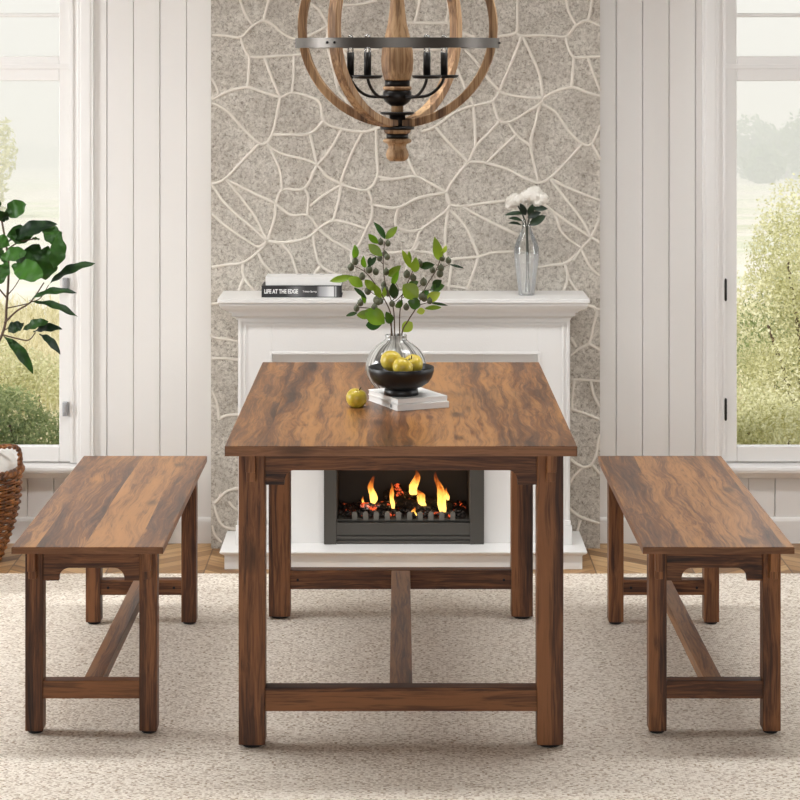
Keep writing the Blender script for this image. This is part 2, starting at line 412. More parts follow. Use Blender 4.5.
# fire
def m_flame():
    a = M('flame'); s = a.add('SeparateXYZ', {0: a.add('TexCoord').outputs['Generated']})
    n = a.noise(a.coord('Object', (60, 60, 25)), 1.0, 3, .6, .5)
    h = a.math('ADD', s.outputs[2], a.math('MULTIPLY', a.math('SUBTRACT', n, .5), .9))
    cc = a.ramp(h, [(.0, (1,.62,.16,1)), (.35, (1,.55,.10,1)), (.65, (1,.26,.03,1)), (1, (.8,.08,.01,1))])
    al = a.ramp(h, [(.0, (.35,)*3), (.15, (.7,)*3), (.45, (.55,)*3), (.75, (.22,)*3), (1.0, (.0,)*3)])
    st = a.ramp(h, [(0, (1,)*3), (.5, (.7,)*3), (1, (.25,)*3)])
    e = a.add('Emission', {'Color': cc, 'Strength': a.math('MULTIPLY', st, 3.2)})
    t = a.add('BsdfTransparent'); m = a.add('MixShader', {0: al, 1: t.outputs[0], 2: e.outputs[0]})
    a.t.links.new(m.outputs[0], a.out.inputs[0]); return a.m
mat['flame'] = m_flame()
def m_ember(name, thr, ash):
    a = M(name); c = a.coord(); n = a.noise(c, 28, 5, .7); n2 = a.noise(c, 70, 4, .7)
    cc = a.ramp(n2, [(.35, srgb(20,16,14)), (.55, srgb(48,38,32)), (.68, ash)])
    b = a.bsdf(cc, .9, normal=a.bump(n2, .9, .01))
    g = a.ramp(n, [(thr, (0,0,0,1)), (thr+.08, (1,1,1,1))])
    a.put(b.inputs['Emission Color'], (1,.12,.03,1)); a.put(b.inputs['Emission Strength'], a.math('MULTIPLY', g, 1.4)); return a.m
mat['log'] = m_ember('charred_log', .66, srgb(120,108,98))
mat['logash'] = m_ember('ash_log', .53, srgb(205,196,186))
mat['coal'] = m_ember('coal_bed', .6, srgb(110,100,90))
# outside
a = M('meadow'); c = a.coord(); n = a.noise(c, .35, 5, .6); s = a.add('SeparateXYZ', {0: c})
bn = a.noise(a.add('Mapping', {'Vector': c, 'Scale': (.006, .07, 1)}).outputs[0], 1, 3, .6)
cc = a.ramp(a.math('ADD', a.math('MULTIPLY', n, .35), a.math('MULTIPLY', bn, .65)), [(.38, srgb(206,208,178)), (.46, srgb(238,232,222)), (.54, srgb(214,218,190)), (.62, srgb(242,238,230))])
a.bsdf(cc, .95, spec=.1, normal=a.bump(a.noise(c, 12, 4), .4, .1)); mat['meadow'] = a.m

# ================================================================== SETTING
FZ = -.007                       # wooden floor; the rug top is z = 0
DW, DS = 7.39, 7.30              # face of the panelled wall, face of the stone chimney breast
RX, RF, RC = 4.2, -1.6, 2.75     # half room width, front wall, ceiling
def structure(name, bm, m, parent=None, **k):
    return obj(name, bm, m, parent, kind='structure' if parent is None else None, **k)
bm = bm_new(); box(bm, -RX-.2, RX+.2, RF-.2, DW+.25, FZ-.08, FZ); structure('floor', bm, mat['floor'])
SKX, SKY = (-1.95, 1.55), (5.62, 5.98)          # long narrow skylight over the table, its unseen shaft made tall to block the sun
bm = bm_new()
for b_ in ((-RX-.2, SKX[0], RF-.2, DW+.25), (SKX[1], RX+.2, RF-.2, DW+.25), (SKX[0], SKX[1], RF-.2, SKY[0]), (SKX[0], SKX[1], SKY[1], DW+.25)):
    box(bm, *b_, RC, RC+.15)
structure('ceiling', bm, mat['plaster'])
bm = bm_new()
for b_ in ((SKX[0]-.03, SKX[0]+.01, SKY[0]-.03, SKY[1]+.03), (SKX[1]-.01, SKX[1]+.03, SKY[0]-.03, SKY[1]+.03), (SKX[0], SKX[1], SKY[0]-.03, SKY[0]+.01), (SKX[0], SKX[1], SKY[1]-.01, SKY[1]+.03)):
    box(bm, *b_, RC-.012, RC+.62)
structure('window_6', bm, mat['white'])

SX0, SX1 = X(211, DS), X(600, DS)
WT = 2.25                         # window head
LW = (-2.55, X(94, DW)); RW = (X(702, DW), 2.55)     # outer casing edges of the two windows
zs_sill, zs_ap = Z(473, 7.35), Z(478, DW)
bm = bm_new()
OP = .055                         # casing overlap onto the opening
holes = [(LW[0]+.05, LW[1]-.06), (RW[0]+.06, RW[1]-.05)]
HZ0, HZ1 = Z(463, DW), WT-.06
y0, y1 = DW+.012, DW+.16
box(bm, -RX, holes[0][0], y0, y1, FZ, RC); box(bm, holes[0][1], SX0, y0, y1, FZ, RC)
box(bm, SX1, holes[1][0], y0, y1, FZ, RC); box(bm, holes[1][1], RX, y0, y1, FZ, RC)
for h in holes:
    box(bm, h[0], h[1], y0, y1, FZ, HZ0); box(bm, h[0], h[1], y0, y1, HZ1, RC)
# tongue-and-groove boards
SP = 26.5*DW/F
def boards(xa, xb, za, zb, ref):
    k = math.floor((xa-ref)/SP)
    x = ref + k*SP
    while x < xb - 1e-4:
        g = .0014 if k % 2 else .0007
        l, r = max(x + g, xa), min(x + SP - (.0007 if k % 2 else .0014), xb)
        if r - l > .003:
            bmv = [(l, DW+.002), (l+.001, DW), (r-.001, DW), (r, DW+.002), (r, y0+.002), (l, y0+.002)]
            prism(bm, bmv, za, zb, 'z')
        x += SP; k += 1
refL, refR = X(133.5, DW), X(642.5, DW)
zbb = Z(517, DW)
boards(LW[1], SX0, zbb-.01, RC, refL); boards(SX1, RW[0], zbb-.01, RC, refR)
boards(LW[0], LW[1], zbb-.01, zs_ap+.004, refL); boards(RW[0], RW[1], zbb-.01, zs_ap+.004, refR)
boards(-RX, LW[0], zbb-.01, RC, refL); boards(RW[1], RX, zbb-.01, RC, refR)
structure('wall_back', bm, mat['wallp'])
for nm, xa, xb in (('baseboard_left', -RX, SX0), ('baseboard_right', SX1, RX)):
    bm = bm_new()
    prism(bm, [(DW+.004, FZ), (DW-.014, FZ), (DW-.014, zbb-.012), (DW-.010, zbb-.004), (DW-.004, zbb), (DW+.004, zbb)], xa, xb, 'x')
    structure(nm, bm, mat['wallp'])

# ---- stone chimney breast: stone slab with a fire opening, and the pale raised mortar web
FBX0, FBX1, FBZ1 = X(330, 7.1), X(477, 7.1), Z(461, 7.1)
SB = 7.56
bm = bm_new()
box(bm, SX0, FBX0, DS, SB, FZ, RC); box(bm, FBX1, SX1, DS, SB, FZ, RC)
box(bm, FBX0, FBX1, DS, SB, FBZ1, RC); box(bm, FBX0, FBX1, DS, SB, FZ, .058)
A_ = (200, 0, .275); B_ = (380, 0, .275); C_ = (200, 200, .275); D_ = (400, 170, .275)
E_ = (580, 380, .275); G_ = (390, 430, .2625); H_ = (210, 430, .25); I_ = (210, 300, .325); J_ = (560, 290, .3375)
WEB = [
 (A_, "145,0 165,50 190,88"), (A_, "250,0 240,40 232,75"), (A_, "44,127 90,128 148,135 190,95 232,75 265,90 300,120 345,140 400,127 465,95 500,75"),
 (A_, "148,135 160,175 180,207"), (A_, "180,207 235,207 290,203 342,200 400,192"), (A_, "180,207 178,260 173,317"), (A_, "235,207 260,280 292,352"),
 (A_, "44,285 65,330 67,352"), (A_, "44,362 110,330 173,317 230,335 292,352 335,337 400,352 435,375 450,440 500,465 590,480 645,465 720,430"),
 (A_, "342,200 340,270 335,337"), (A_, "292,352 280,420 262,490 245,518"), (A_, "44,375 75,388 110,415 160,470 215,522 245,518"),
 (A_, "262,490 330,490 400,485 450,440"), (A_, "215,522 150,590 92,650 44,670"), (A_, "245,518 270,570 290,620 300,690"),
 (A_, "245,530 300,560 380,580 425,600 460,640 510,668"), (A_, "400,485 412,540 425,600"), (A_, "425,600 470,550 515,472"),
 (A_, "590,480 555,550 530,610 510,668"), (A_, "640,470 642,560 645,640 610,690 560,685 510,668"), (A_, "645,642 690,650"),
 (A_, "92,650 170,690 275,740"), (A_, "44,672 80,727"), (A_, "92,650 130,695 155,727"), (A_, "275,740 300,690 380,685 425,600"),
 (A_, "380,685 393,710 395,727"), (A_, "400,750 450,710 515,672"), (A_, "512,672 505,727"),
 (A_, "610,690 625,727"), (A_, "430,30 465,95 462,160 485,250 500,320"), (A_, "455,100 500,150 535,205"), (A_, "520,20 580,15 645,0"),
 (A_, "500,330 535,372 560,440"), (A_, "385,0 420,25 440,40"), (A_, "735,80 800,83 900,83"), 
 (A_, "480,180 560,180 650,180"), (A_, "800,0 790,50 780,83"), (A_, "900,0 905,40 900,83 960,120 1000,135"), (A_, "690,180 760,178 830,180 900,180"),
 
 (B_, "500,0 500,60 495,118 440,130 400,140"), (B_, "495,118 515,130 600,128 675,132 715,90 755,75 800,95"), (B_, "675,0 690,50 712,88"), (B_, "770,0 765,40 757,75"),
 (B_, "515,130 490,200 460,270 435,330 410,370"), (B_, "520,135 550,200 580,270 590,345 585,357"), (B_, "675,132 685,175 705,207 755,207 800,205"), (B_, "755,207 775,265 800,330"),
 (B_, "705,207 697,320"), (B_, "435,335 500,350 585,357 630,335 697,317 750,335 800,350"), (B_, "435,332 390,280 350,225 310,180"),
 (B_, "410,370 435,440 480,440 530,410 585,375 590,350"), (B_, "582,375 565,450 548,530 575,660"), (B_, "590,378 640,410 680,470 735,522 770,522 800,460"), (B_, "770,522 800,580"),
 (B_, "435,440 390,490 350,530 322,588"), (B_, "410,370 340,385 280,405 200,460 150,480"), (B_, "340,385 345,460 348,530"), (B_, "465,442 495,490 548,530"), (B_, "495,490 440,540 390,590"),
 (B_, "322,588 380,592 460,615 530,650 578,665 620,645 680,585 735,525"), (B_, "322,588 270,650 240,700"), (B_, "200,460 250,520 322,588"), (B_, "100,575 130,642"),
 (B_, "0,655 60,650 130,642 180,665 240,700"), (B_, "-40,740 0,750 65,755 140,720 240,700"), (B_, "240,700 250,740 300,750 370,740 455,730"),
 (B_, "340,385 310,320 280,250"), (B_, "625,653 700,690 800,730"),
 (D_, "172,88 175,140 80,215 60,260 40,300"), (D_, "175,145 165,230 165,300"), (D_, "80,215 40,222 10,224"), (D_, "182,145 240,210 285,312"), (D_, "225,132 310,180 430,238 460,260"),
 (D_, "40,300 100,300 165,325 230,320 285,315 340,300 450,296"), (D_, "285,315 265,380 240,440"), (D_, "190,325 180,400 175,440"), (D_, "165,420 240,430"), (D_, "165,300 165,325"),
 (D_, "547,32 590,90 660,180 695,245"), (D_, "500,110 560,160 590,230 660,285"), (D_, "530,130 610,190 695,245"), (D_, "630,330 660,285 695,245 725,180"), (D_, "695,245 725,265"),
 (D_, "640,305 600,340 550,345 480,358"), (D_, "600,340 610,390 595,440"), (D_, "610,388 645,440"), (D_, "660,290 690,350 725,385"),
 (C_, "80,0 130,50 200,110 245,150"), (C_, "44,50 100,100 160,140 210,170 245,150"), (C_, "155,0 200,60 235,130 245,150"), (C_, "275,13 270,70 245,150"),
 (C_, "275,13 330,55 390,55 430,105"), (C_, "245,150 300,155 370,145 410,125 430,105 485,75 560,90 605,105"), (C_, "395,0 390,55"), (C_, "430,105 480,145 550,185"), (C_, "505,0 485,75"),
 (C_, "625,0 625,60 605,105 580,160 550,190 560,260"), (C_, "722,25 712,90 760,115 790,112"), (C_, "44,245 100,235 155,228 210,190 245,150"), (C_, "210,190 230,230 275,275"),
 (C_, "295,158 330,200 355,275"), (C_, "410,125 420,190 440,240 500,275"), (C_, "440,242 405,280"), (C_, "155,228 160,280 200,335"), (C_, "160,283 140,335"), (C_, "640,190 700,192 750,186 800,190"), (C_, "800,150 770,200 740,280"),
 (C_, "44,378 100,372"), (C_, "44,575 90,576 150,584"), (C_, "44,690 62,740 70,800"), (C_, "70,795 100,783 150,780"),
 (I_, "0,105 6,110 24,118 50,120 84,128"), (H_, "8,285 20,290 60,250 90,238 130,232"), (H_, "75,285 95,310 130,325"), (H_, "14,295 40,370 70,392 130,400"), (H_, "8,380 20,420 45,450"),
 (J_, "80,45 108,60 98,110 85,158 55,175 30,195"), (J_, "85,158 118,178"), (J_, "100,60 118,58"), (J_, "30,140 48,170"), (J_, "38,266 70,266 118,270"), (J_, "90,268 100,310 116,345"), (J_, "42,268 36,320 36,355"),
 (J_, "30,352 70,365 116,383"), (J_, "116,430 108,480 95,515 70,525 48,515 30,500"), (J_, "95,518 118,545"), (J_, "70,527 48,545 30,570"), (J_, "30,650 60,672 116,692"), (J_, "60,680 45,740"),
]
def ribbon(bm, pts, w, h, yb):
    """a low rounded ridge of mortar running over the stone face"""
    rows = []
    n = len(pts)
    for i, p in enumerate(pts):
        t = pts[min(i+1, n-1)] - pts[max(i-1, 0)]
        t = Vector((t.x, 0, t.z)); t.normalize(); s = Vector((t.z, 0, -t.x))
        ww = w*(1 + .25*mnoise.noise(p*18))
        rows.append([bm.verts.new(Vector((p.x, yb - hh, p.z)) + s*ww*k) for k, hh in ((-1, -.004), (-.8, h*.7), (-.3, h), (.3, h), (.8, h*.7), (1, -.004))])
    for a_, b_ in zip(rows[:-1], rows[1:]):
        for k in range(5):
            f = bm.faces.new((a_[k], a_[k+1], b_[k+1], b_[k])); f.material_index = 1; f.smooth = True
done = set()
for (ox, oy, s_), txt in WEB:
    pts = []
    for tok in txt.split():
        u, v = map(float, tok.split(','))
        sx = s_; px, py = ox + u*sx, oy + v*sx
        q = P(px, py, DS); pts.append(Vector((min(max(q.x, SX0), SX1), DS, q.z)))
    ribbon(bm, catmull(pts, 5), .0058, .0032, DS)
# the web carries on up to the ceiling above
for k in range(5):
    xx = SX0 + .12 + k*.27
    ribbon(bm, catmull([(xx, DS, 1.87), (xx+.05, DS, 2.05), (xx-.03, DS, 2.3), (xx+.04, DS, 2.55), (xx, DS, 2.74)], 5), .0058, .0032, DS)
for k in range(4):
    zz = 2.02 + k*.2
    ribbon(bm, catmull([(SX0, DS, zz), (-.35, DS, zz+.07), (0, DS, zz-.03), (.35, DS, zz+.06), (SX1, DS, zz)], 5), .0058, .0032, DS)
structure('wall_chimney', bm, [mat['stone'], mat['mortar']], fixn=False)

# ---- windows in the back wall
def window(n, x_in, side, xe, has_latch):
    """x_in: casing edge next to the chimney; side +1 when the glass lies to its left"""
    s = -side
    root = bpy.data.objects.new('window_%d' % n, None); COL.objects.link(root)
    root.location = ((x_in+xe)/2, DW, 0); root['kind'] = 'structure'
    def xx(dpx): return x_in + s*dpx*DW/F         # dpx measured from the casing edge into the window
    def bx(bm, a, b, ya, yb, za, zb): box(bm, a, b, ya, yb, za, zb)
    def XE(dpx): return xe - s*dpx*DW/F
    bm = bm_new()                                      # casing
    ca, cb = (18.0, 16.0)
    for f in (xx, XE):
        bx(bm, f(0), f(16.5), DW-.012, DW+.02, zs_sill+.001, WT)
        bx(bm, f(3), f(13), DW-.015, DW, zs_sill+.001, WT-.02)
    bx(bm, xx(0), XE(0), DW-.012, DW+.02, WT-.055, WT+.02)
    structure('window_casing', bm, mat['white'], root, bevel=.003)
    bm = bm_new()                                      # fixed frame
    for f in (xx, XE):
        bx(bm, f(16), f(24), DW-.004, DW+.11, HZ0, WT-.055)
        bx(bm, f(20.5), f(24), DW-.009, DW, HZ0, WT-.055)
    bx(bm, xx(20), XE(20), DW+.002, DW+.11, WT-.08, WT-.05)
    bx(bm, xx(20), XE(20), DW-.001, DW+.10, Z(69, DW), Z(64, DW))          # transom
    structure('window_frame', bm, mat['white'], root, bevel=.002)
    def sash(name, za, zb, muntin, rb, rt):
        bm = bm_new()
        for f in (xx, XE):
            bx(bm, f(24.3), f(35), DW+.004, DW+.05, za, zb)
        bx(bm, xx(35), XE(35), DW+.004, DW+.05, za, za+rb); bx(bm, xx(35), XE(35), DW+.004, DW+.05, zb-rt, zb)
        if muntin: bx(bm, xx(35), XE(35), DW+.012, DW+.04, Z(17, DW), Z(13, DW))
        structure(name, bm, mat['white'], root, bevel=.003)
        bm = bm_new(); bx(bm, xx(34.6), XE(34.6), DW+.024, DW+.028, za+rb-.003, zb-rt+.003)
        structure('window_pane', bm, mat['pane'], root)
    sash('window_sash', Z(462, DW), Z(68.5, DW), False, Z(447, DW)-Z(462, DW), Z(68.5, DW)*-1+Z(81, DW)*-1+2*Z(68.5, DW) if False else Z(68.5, DW)-Z(81, DW))
    sash('window_transom_sash', Z(64.5, DW), WT-.08, True, Z(56, DW)-Z(64.5, DW), .03)
    bm = bm_new()
    ov = 2*DW/F
    xa, xb = sorted((xx(-1), XE(-1)))
    prism(bm, [(DW+.06, zs_sill+.002), (DW-.036, zs_sill+.002), (DW-.044, zs_sill-.004), (DW-.046, zs_sill-.012), (DW-.043, zs_sill-.022), (DW-.03, zs_sill-.027),
               (DW-.026, zs_sill-.034), (DW-.018, zs_sill-.044), (DW-.012, zs_ap-.002), (DW+.06, zs_ap-.002)], xa, xb, 'x')
    for v in bm.verts: v.co.z += .022
    structure('window_sill', bm, mat['white'], root)
    if has_latch:
        for py in (408.5, 284.5):
            bm = bm_new(); c = P(65.7, py, DW)
            box(bm, c.x-.009, c.x+.009, DW-.018, DW+.004, c.z-.024, c.z+.024)
            box(bm, c.x-.005, c.x+.005, DW-.03, DW-.016, c.z-.012, c.z+.018)
            structure('window_latch', bm, mat['metal'], root, bevel=.003)
    else:
        for py in (289.5, 409):
            bm = bm_new(); c = P(725.3, py, DW)
            lathe(bm, [(.0001, c.z-.040), (.003, c.z-.038), (.0045, c.z-.034), (.0045, c.z+.034), (.003, c.z+.038), (.0001, c.z+.040)], c.x, DW-.010, 12)
            for k in (-.012, .012): lathe(bm, [(.0052, c.z+k-.001), (.0052, c.z+k+.001)], c.x, DW-.010, 12)
            structure('window_hinge', bm, mat['hinge'], root)
window(1, LW[1], 1, LW[0], True)
window(2, RW[0], -1, RW[1], False)

# ---- the side walls and the wall behind the camera, with windows; the front one added for fill
def side_wall(name, s, ya, yb, za, zb, n):
    bm = bm_new(); x0, x1 = s*RX, s*(RX+.16)
    box(bm, x0, x1, RF-.16, ya, FZ, RC); box(bm, x0, x1, yb, DW+.16, FZ, RC)
    box(bm, x0, x1, ya, yb, FZ, za); box(bm, x0, x1, ya, yb, zb, RC)
    structure(name, bm, mat['wallo'])
    bm = bm_new()
    w = .05
    for a_, b_ in ((ya-.06, ya+.01), (yb-.01, yb+.06)): box(bm, x0-s*.02, x0+s*.1, a_, b_, za-.06, zb+.06)
    for a_, b_ in ((za-.06, za+.01), (zb-.01, zb+.06)): box(bm, x0-s*.02, x0+s*.1, ya-.06, yb+.06, a_, b_)
    o = structure('window_%d' % n, bm, mat['white'])
SWY = (5.4, 6.2); SWZ = (.6, 2.4)
side_wall('wall_left', -1, *SWY, *SWZ, 3); side_wall('wall_right', 1, *SWY, *SWZ, 4)
bm = bm_new(); fx, fz0, fz1 = 2.2, .9, 2.45
box(bm, -RX, -fx, RF-.16, RF, FZ, RC); box(bm, fx, RX, RF-.16, RF, FZ, RC); box(bm, -fx, fx, RF-.16, RF, FZ, fz0); box(bm, -fx, fx, RF-.16, RF, fz1, RC)
structure('wall_front', bm, mat['wallo'])
bm = bm_new()
for xa in (-fx, -.03, fx-.06): box(bm, xa, xa+.06, RF-.1, RF+.02, fz0, fz1)
for za in (fz0-.03, fz1-.03): box(bm, -fx-.05, fx+.05, RF-.1, RF+.02, za, za+.06)
structure('window_5', bm, mat['white'])  # unseen window, added to house the front fill lamp

# ================================================================== RUG
bm = bm_new(); box(bm, -1.335, 1.335, 2.2, 6.92, FZ, 0.0)
tag(obj('area_rug', bm, mat['rug'], bevel=.003), 'large beige woven wool rug under the dining table and benches', 'rug')

# ================================================================== DINING TABLE AND BENCHES (built at the origin; y runs away from the camera)
def arch_rail(bm, xl, xr, zt, za, zb, flat, r, y0_, y1_):
    """rail between two legs whose lower edge steps up into an arch"""
    pts = [(xl, zt), (xl, zb), (xl+flat, zb)]
    st = (za-zb)*.25
    pts.append((xl+flat, zb+st)); 
    h = za-zb-st
    for i in range(1, 9):
        t = i/8*PI/2
        pts.append((xl+flat + r*(1-math.cos(t))+.0005*i, zb+st + h*math.sin(t)))
    L = pts[:]
    R_ = [(xl+xr-a_, b_) for a_, b_ in reversed(L)]
    prism(bm, L + R_, y0_, y1_, 'y')
def trestle(root, W, L, zt, th, ov, legw, legd, half, rail_zt, rail_za, rail_zb, flat, r, st, cw, foot=True, corb=(.023, .045, .026)):
    bm = bm_new(); box(bm, -W/2, W/2, 0, L, zt-th+.0004, zt)
    t = obj('tabletop' if W > .6 else 'seat', bm, mat['top'], root, bevel=.0012, seg=1)
    bm = bm_new(); e = .0006
    box(bm, -W/2-e, W/2+e, -e, .0012, zt-th, zt-.0012); box(bm, -W/2-e, W/2+e, L-.0012, L+e, zt-th, zt-.0012)
    box(bm, -W/2-e, -W/2+.0012, -e, L+e, zt-th, zt-.0012); box(bm, W/2-.0012, W/2+e, -e, L+e, zt-th, zt-.0012)
    obj('edge_band', bm, mat['edge'], t, local=True)
    zb_ = zt - th
    for end in (0, 1):
        yf = ov if end == 0 else L-ov-legd
        ysign = -1 if end == 0 else 1
        yo = yf if end == 0 else yf+legd
        for s in (-1, 1):
            x0 = s*half - (legw if s > 0 else 0)
            bm = bm_new(); box(bm, x0, x0+legw, yf, yf+legd, .008, zb_)
            lg = obj('leg', bm, mat['legw'], root, bevel=.0025)
            bm = bm_new(); cx, cy = x0+legw/2, yf+legd/2; rr = min(legw, legd)*.43
            lathe(bm, [(rr*.9, 0), (rr, .002), (rr, .0079)], cx, cy, 20)
            obj('foot_pad', bm, mat['rubber'], lg, label='black rubber foot pad', local=True)
            bm = bm_new()
            c0, c1, c2 = corb
            box(bm, cx-c0/2, cx+c0/2, yo, yo+ysign*ov*.62, zb_-c1, zb_)
            box(bm, cx-c0/2, cx+c0/2, yo, yo+ysign*ov*.36, zb_-c1-c2, zb_-c1)
            obj('corbel', bm, mat['corbel'], lg, bevel=.0015, local=True)
        bm = bm_new(); ya = yf + legd*.22
        arch_rail(bm, -half+legw-.002, half-legw+.002, rail_zt, rail_za, rail_zb, flat, r, ya, ya+.02)
        obj('apron', bm, mat['railx'], root, bevel=.0012)
        bm = bm_new(); sa = yf + legd*.5 - st[2]/2
        box(bm, -half+legw-.002, half-legw+.002, sa, sa+st[2], st[0], st[1])
        sr = obj('stretcher', bm, mat['railx'], root, bevel=.002)
        if end == 1:
            for s in (-1, 1):
                bm = bm_new(); cx = s*(half-legw-.022)
                bmesh.ops.create_cone(bm, cap_ends=True, segments=10, radius1=.004, radius2=.004, depth=.003, matrix=Matrix.Translation((cx, sa-.001, (st[0]+st[1])/2)) @ Matrix.Rotation(PI/2, 4, 'X'))
                obj('bolt', bm, mat['rubber'], sr, local=True, label='dark bolt head')
    bm = bm_new(); ys = ov+legd*.5+st[2]/2; ye = L-ov-legd*.5-st[2]/2
    box(bm, -cw/2, cw/2, ys, ye, st[1]-.032, st[1]-.0005)
    obj('centre_stretcher', bm, mat['raily'], root, bevel=.002)

ZT = Z(446, 5.09)
t = thing('dining_table', 'rectangular rustic brown wooden dining table between the two benches', 'table')
trestle(t, .84, 1.40, ZT, .0245, .075, .064, .064, .3935, ZT-.0245, Z(469.5, 5.19), Z(484, 5.19), .048, .018, (.087, .144, .042), .056)
t.location = (X(401, 5.09), 5.09, 0)
TABLE_Y = 5.09
ZB = Z(547, 5.21)
b1 = thing('bench', 'rustic brown wooden bench left of the table, beside the wicker basket', 'bench', group='benches beside the table')
trestle(b1, .369, 1.19, ZB, .0168, .062, .044, .050, .163, ZB-.0168, Z(567.3, 5.29), Z(580, 5.29), .040, .022, (.087, .131, .038), .046, corb=(.020, .050, .022))
b2 = copy_tree(b1)
b1.location = (-.764, 5.21, 0); b2.location = (.7785, 5.21, 0)
b2['label'] = 'rustic brown wooden bench right of the table, in front of the hinged window'

# ================================================================== FIREPLACE
fp = thing('fireplace', 'white painted fireplace surround with mantel against the stone chimney', 'fireplace', (.012, 7.15, FZ))
def cxs(xp): return xp
MZ1 = .876; MF = 7.043; MX0, MX1 = X(217.3, MF), X(589.8, MF)
bm = bm_new()
# crown profile (distance from stone, z), swept around front and both ends
prof = [(.257, MZ1), (.257, MZ1-.014), (.250, MZ1-.0145), (.252, MZ1-.022), (.247, MZ1-.032), (.232, MZ1-.041), (.222, MZ1-.046), (.222, MZ1-.050),
        (.213, MZ1-.050), (.213, MZ1-.062), (.207, MZ1-.064), (.200, MZ1-.070), (.199, MZ1-.076)]
def sweep(bm, prof, cx0, cx1, yb, front):
    """profile by inset: each ring is front edge + two ends back to the wall"""
    rows = []
    o = prof[0][0]
    for d, z in prof:
        ins = o - d
        rows.append([bm.verts.new((cx0+ins, yb, z)), bm.verts.new((cx0+ins, front+ins, z)), bm.verts.new((cx1-ins, front+ins, z)), bm.verts.new((cx1-ins, yb, z))])
    for a_, b_ in zip(rows[:-1], rows[1:]):
        for k in range(3): bm.faces.new((a_[k], b_[k], b_[k+1], a_[k+1]))
        bm.faces.new((a_[3], b_[3], b_[0], a_[0]))
    bm.faces.new(rows[0]); bm.faces.new(rows[-1][::-1])
sweep(bm, prof, MX0, MX1, DS-.0045, MF)
obj('mantel_shelf', bm, mat['mantel'], fp, bevel=.0012, seg=1)
SF = 7.10; BX0, BX1 = X(238, SF), X(570, SF)
PX0, PX1, PZ1 = X(272, SF), X(538, SF), Z(354.5, SF)
bm = bm_new(); HT = .054
zt_ = MZ1-.074
box(bm, BX0, PX0, SF, DS-.0045, HT, zt_); box(bm, PX1, BX1, SF, DS-.0045, HT, zt_); box(bm, PX0, PX1, SF, DS-.0045, PZ1, zt_)
IX0, IX1, IZ1 = X(324, 7.1), X(484, 7.1), Z(454, 7.1)
box(bm, PX0, IX0, SF+.014, DS-.0045, HT, PZ1); box(bm, IX1, PX1, SF+.014, DS-.0045, HT, PZ1); box(bm, IX0, IX1, SF+.014, DS-.0045, IZ1, PZ1)
obj('surround_panel', bm, mat['mantel'], fp, bevel=.0015)
bm = bm_new()                      # applied mouldings framing the face
for k, (xa, xb, zz, w, pr) in enumerate(((BX0+.004, BX1-.004, zt_-.002, .008, .004), (BX0+.019, BX1-.019, zt_-.014, .007, .0035))):
    box(bm, xa, xa+w, SF-pr, SF+.002, .13, zz); box(bm, xb-w, xb, SF-pr, SF+.002, .13, zz); box(bm, xa+w, xb-w, SF-pr, SF+.002, zz-w, zz)
box(bm, PX0-.009, PX0, SF-.003, SF+.002, HT, PZ1+.009); box(bm, PX1, PX1+.009, SF-.003, SF+.002, HT, PZ1+.009); box(bm, PX0, PX1, SF-.003, SF+.002, PZ1, PZ1+.009)
obj('moulding', bm, mat['mantel'], fp, bevel=.0014)
for s in (0, 1):
    bm = bm_new()
    xa, xb = (BX0-.006, PX0-.012) if s == 0 else (PX1+.012, BX1+.006)
    box(bm, xa, xb, SF-.016, SF+.002, HT, .118); box(bm, xa+.004, xb-.004, SF-.012, SF+.002, .118, .134)
    obj('plinth_block', bm, mat['mantel'], fp, bevel=.002)
bm = bm_new(); HF = 6.985; HX0, HX1 = X(219.5, HF), X(587.3, HF)
hp = [(.315, HT), (.315, HT-.004), (.312, HT-.008), (.304, HT-.012), (.300, HT-.016), (.300, FZ)]
sweep(bm, hp, HX0, HX1, DS-.0045, HF)
obj('hearth', bm, mat['mantel'], fp, bevel=.0012, seg=1)

ins = thing('firebox_insert', 'dark grey metal fire insert set in the white fireplace', 'fireplace insert', (X(404, 7.1), 7.1, HT))
OX0, OX1, OZ0, OZ1 = X(336.6, 7.1), X(470, 7.1), Z(522.7, 7.1), Z(462, 7.1)
bm = bm_new()
box(bm, IX0, OX0, SF-.008, SF+.02, HT, IZ1); box(bm, OX1, IX1, SF-.008, SF+.02, HT, IZ1); box(bm, OX0, OX1, SF-.008, SF+.02, OZ1, IZ1)
obj('insert_frame', bm, mat['firegrey'], ins, bevel=.0015)
bm = bm_new()
zz = [OZ0, Z(535.0, 7.1), Z(536.2, 7.1), Z(539.4, 7.1), Z(540.4, 7.1), HT]
for k in (0, 2, 4): box(bm, OX0, OX1, SF-.003, SF+.02, zz[k+1], zz[k])
box(bm, OX0, OX1, SF+.004, SF+.02, HT, OZ0)
obj('louvre_panel', bm, mat['firegrey'], ins, bevel=.0008, seg=1)
bm = bm_new(); FB = 7.42
box(bm, OX0-.004, OX1+.004, FB, FB+.01, OZ0-.01, OZ1+.006)
box(bm, OX0-.008, OX0, SF+.02, FB, OZ0-.01, OZ1+.006); box(bm, OX1, OX1+.008, SF+.02, FB, OZ0-.01, OZ1+.006)
box(bm, OX0, OX1, SF+.02, FB, OZ1, OZ1+.006); box(bm, OX0, OX1, SF+.02, FB, OZ0-.01, OZ0-.002)
box(bm, OX0, OX1, FB-.012, FB, Z(481, FB), OZ1)
obj('firebox_lining', bm, mat['firedark'], ins)
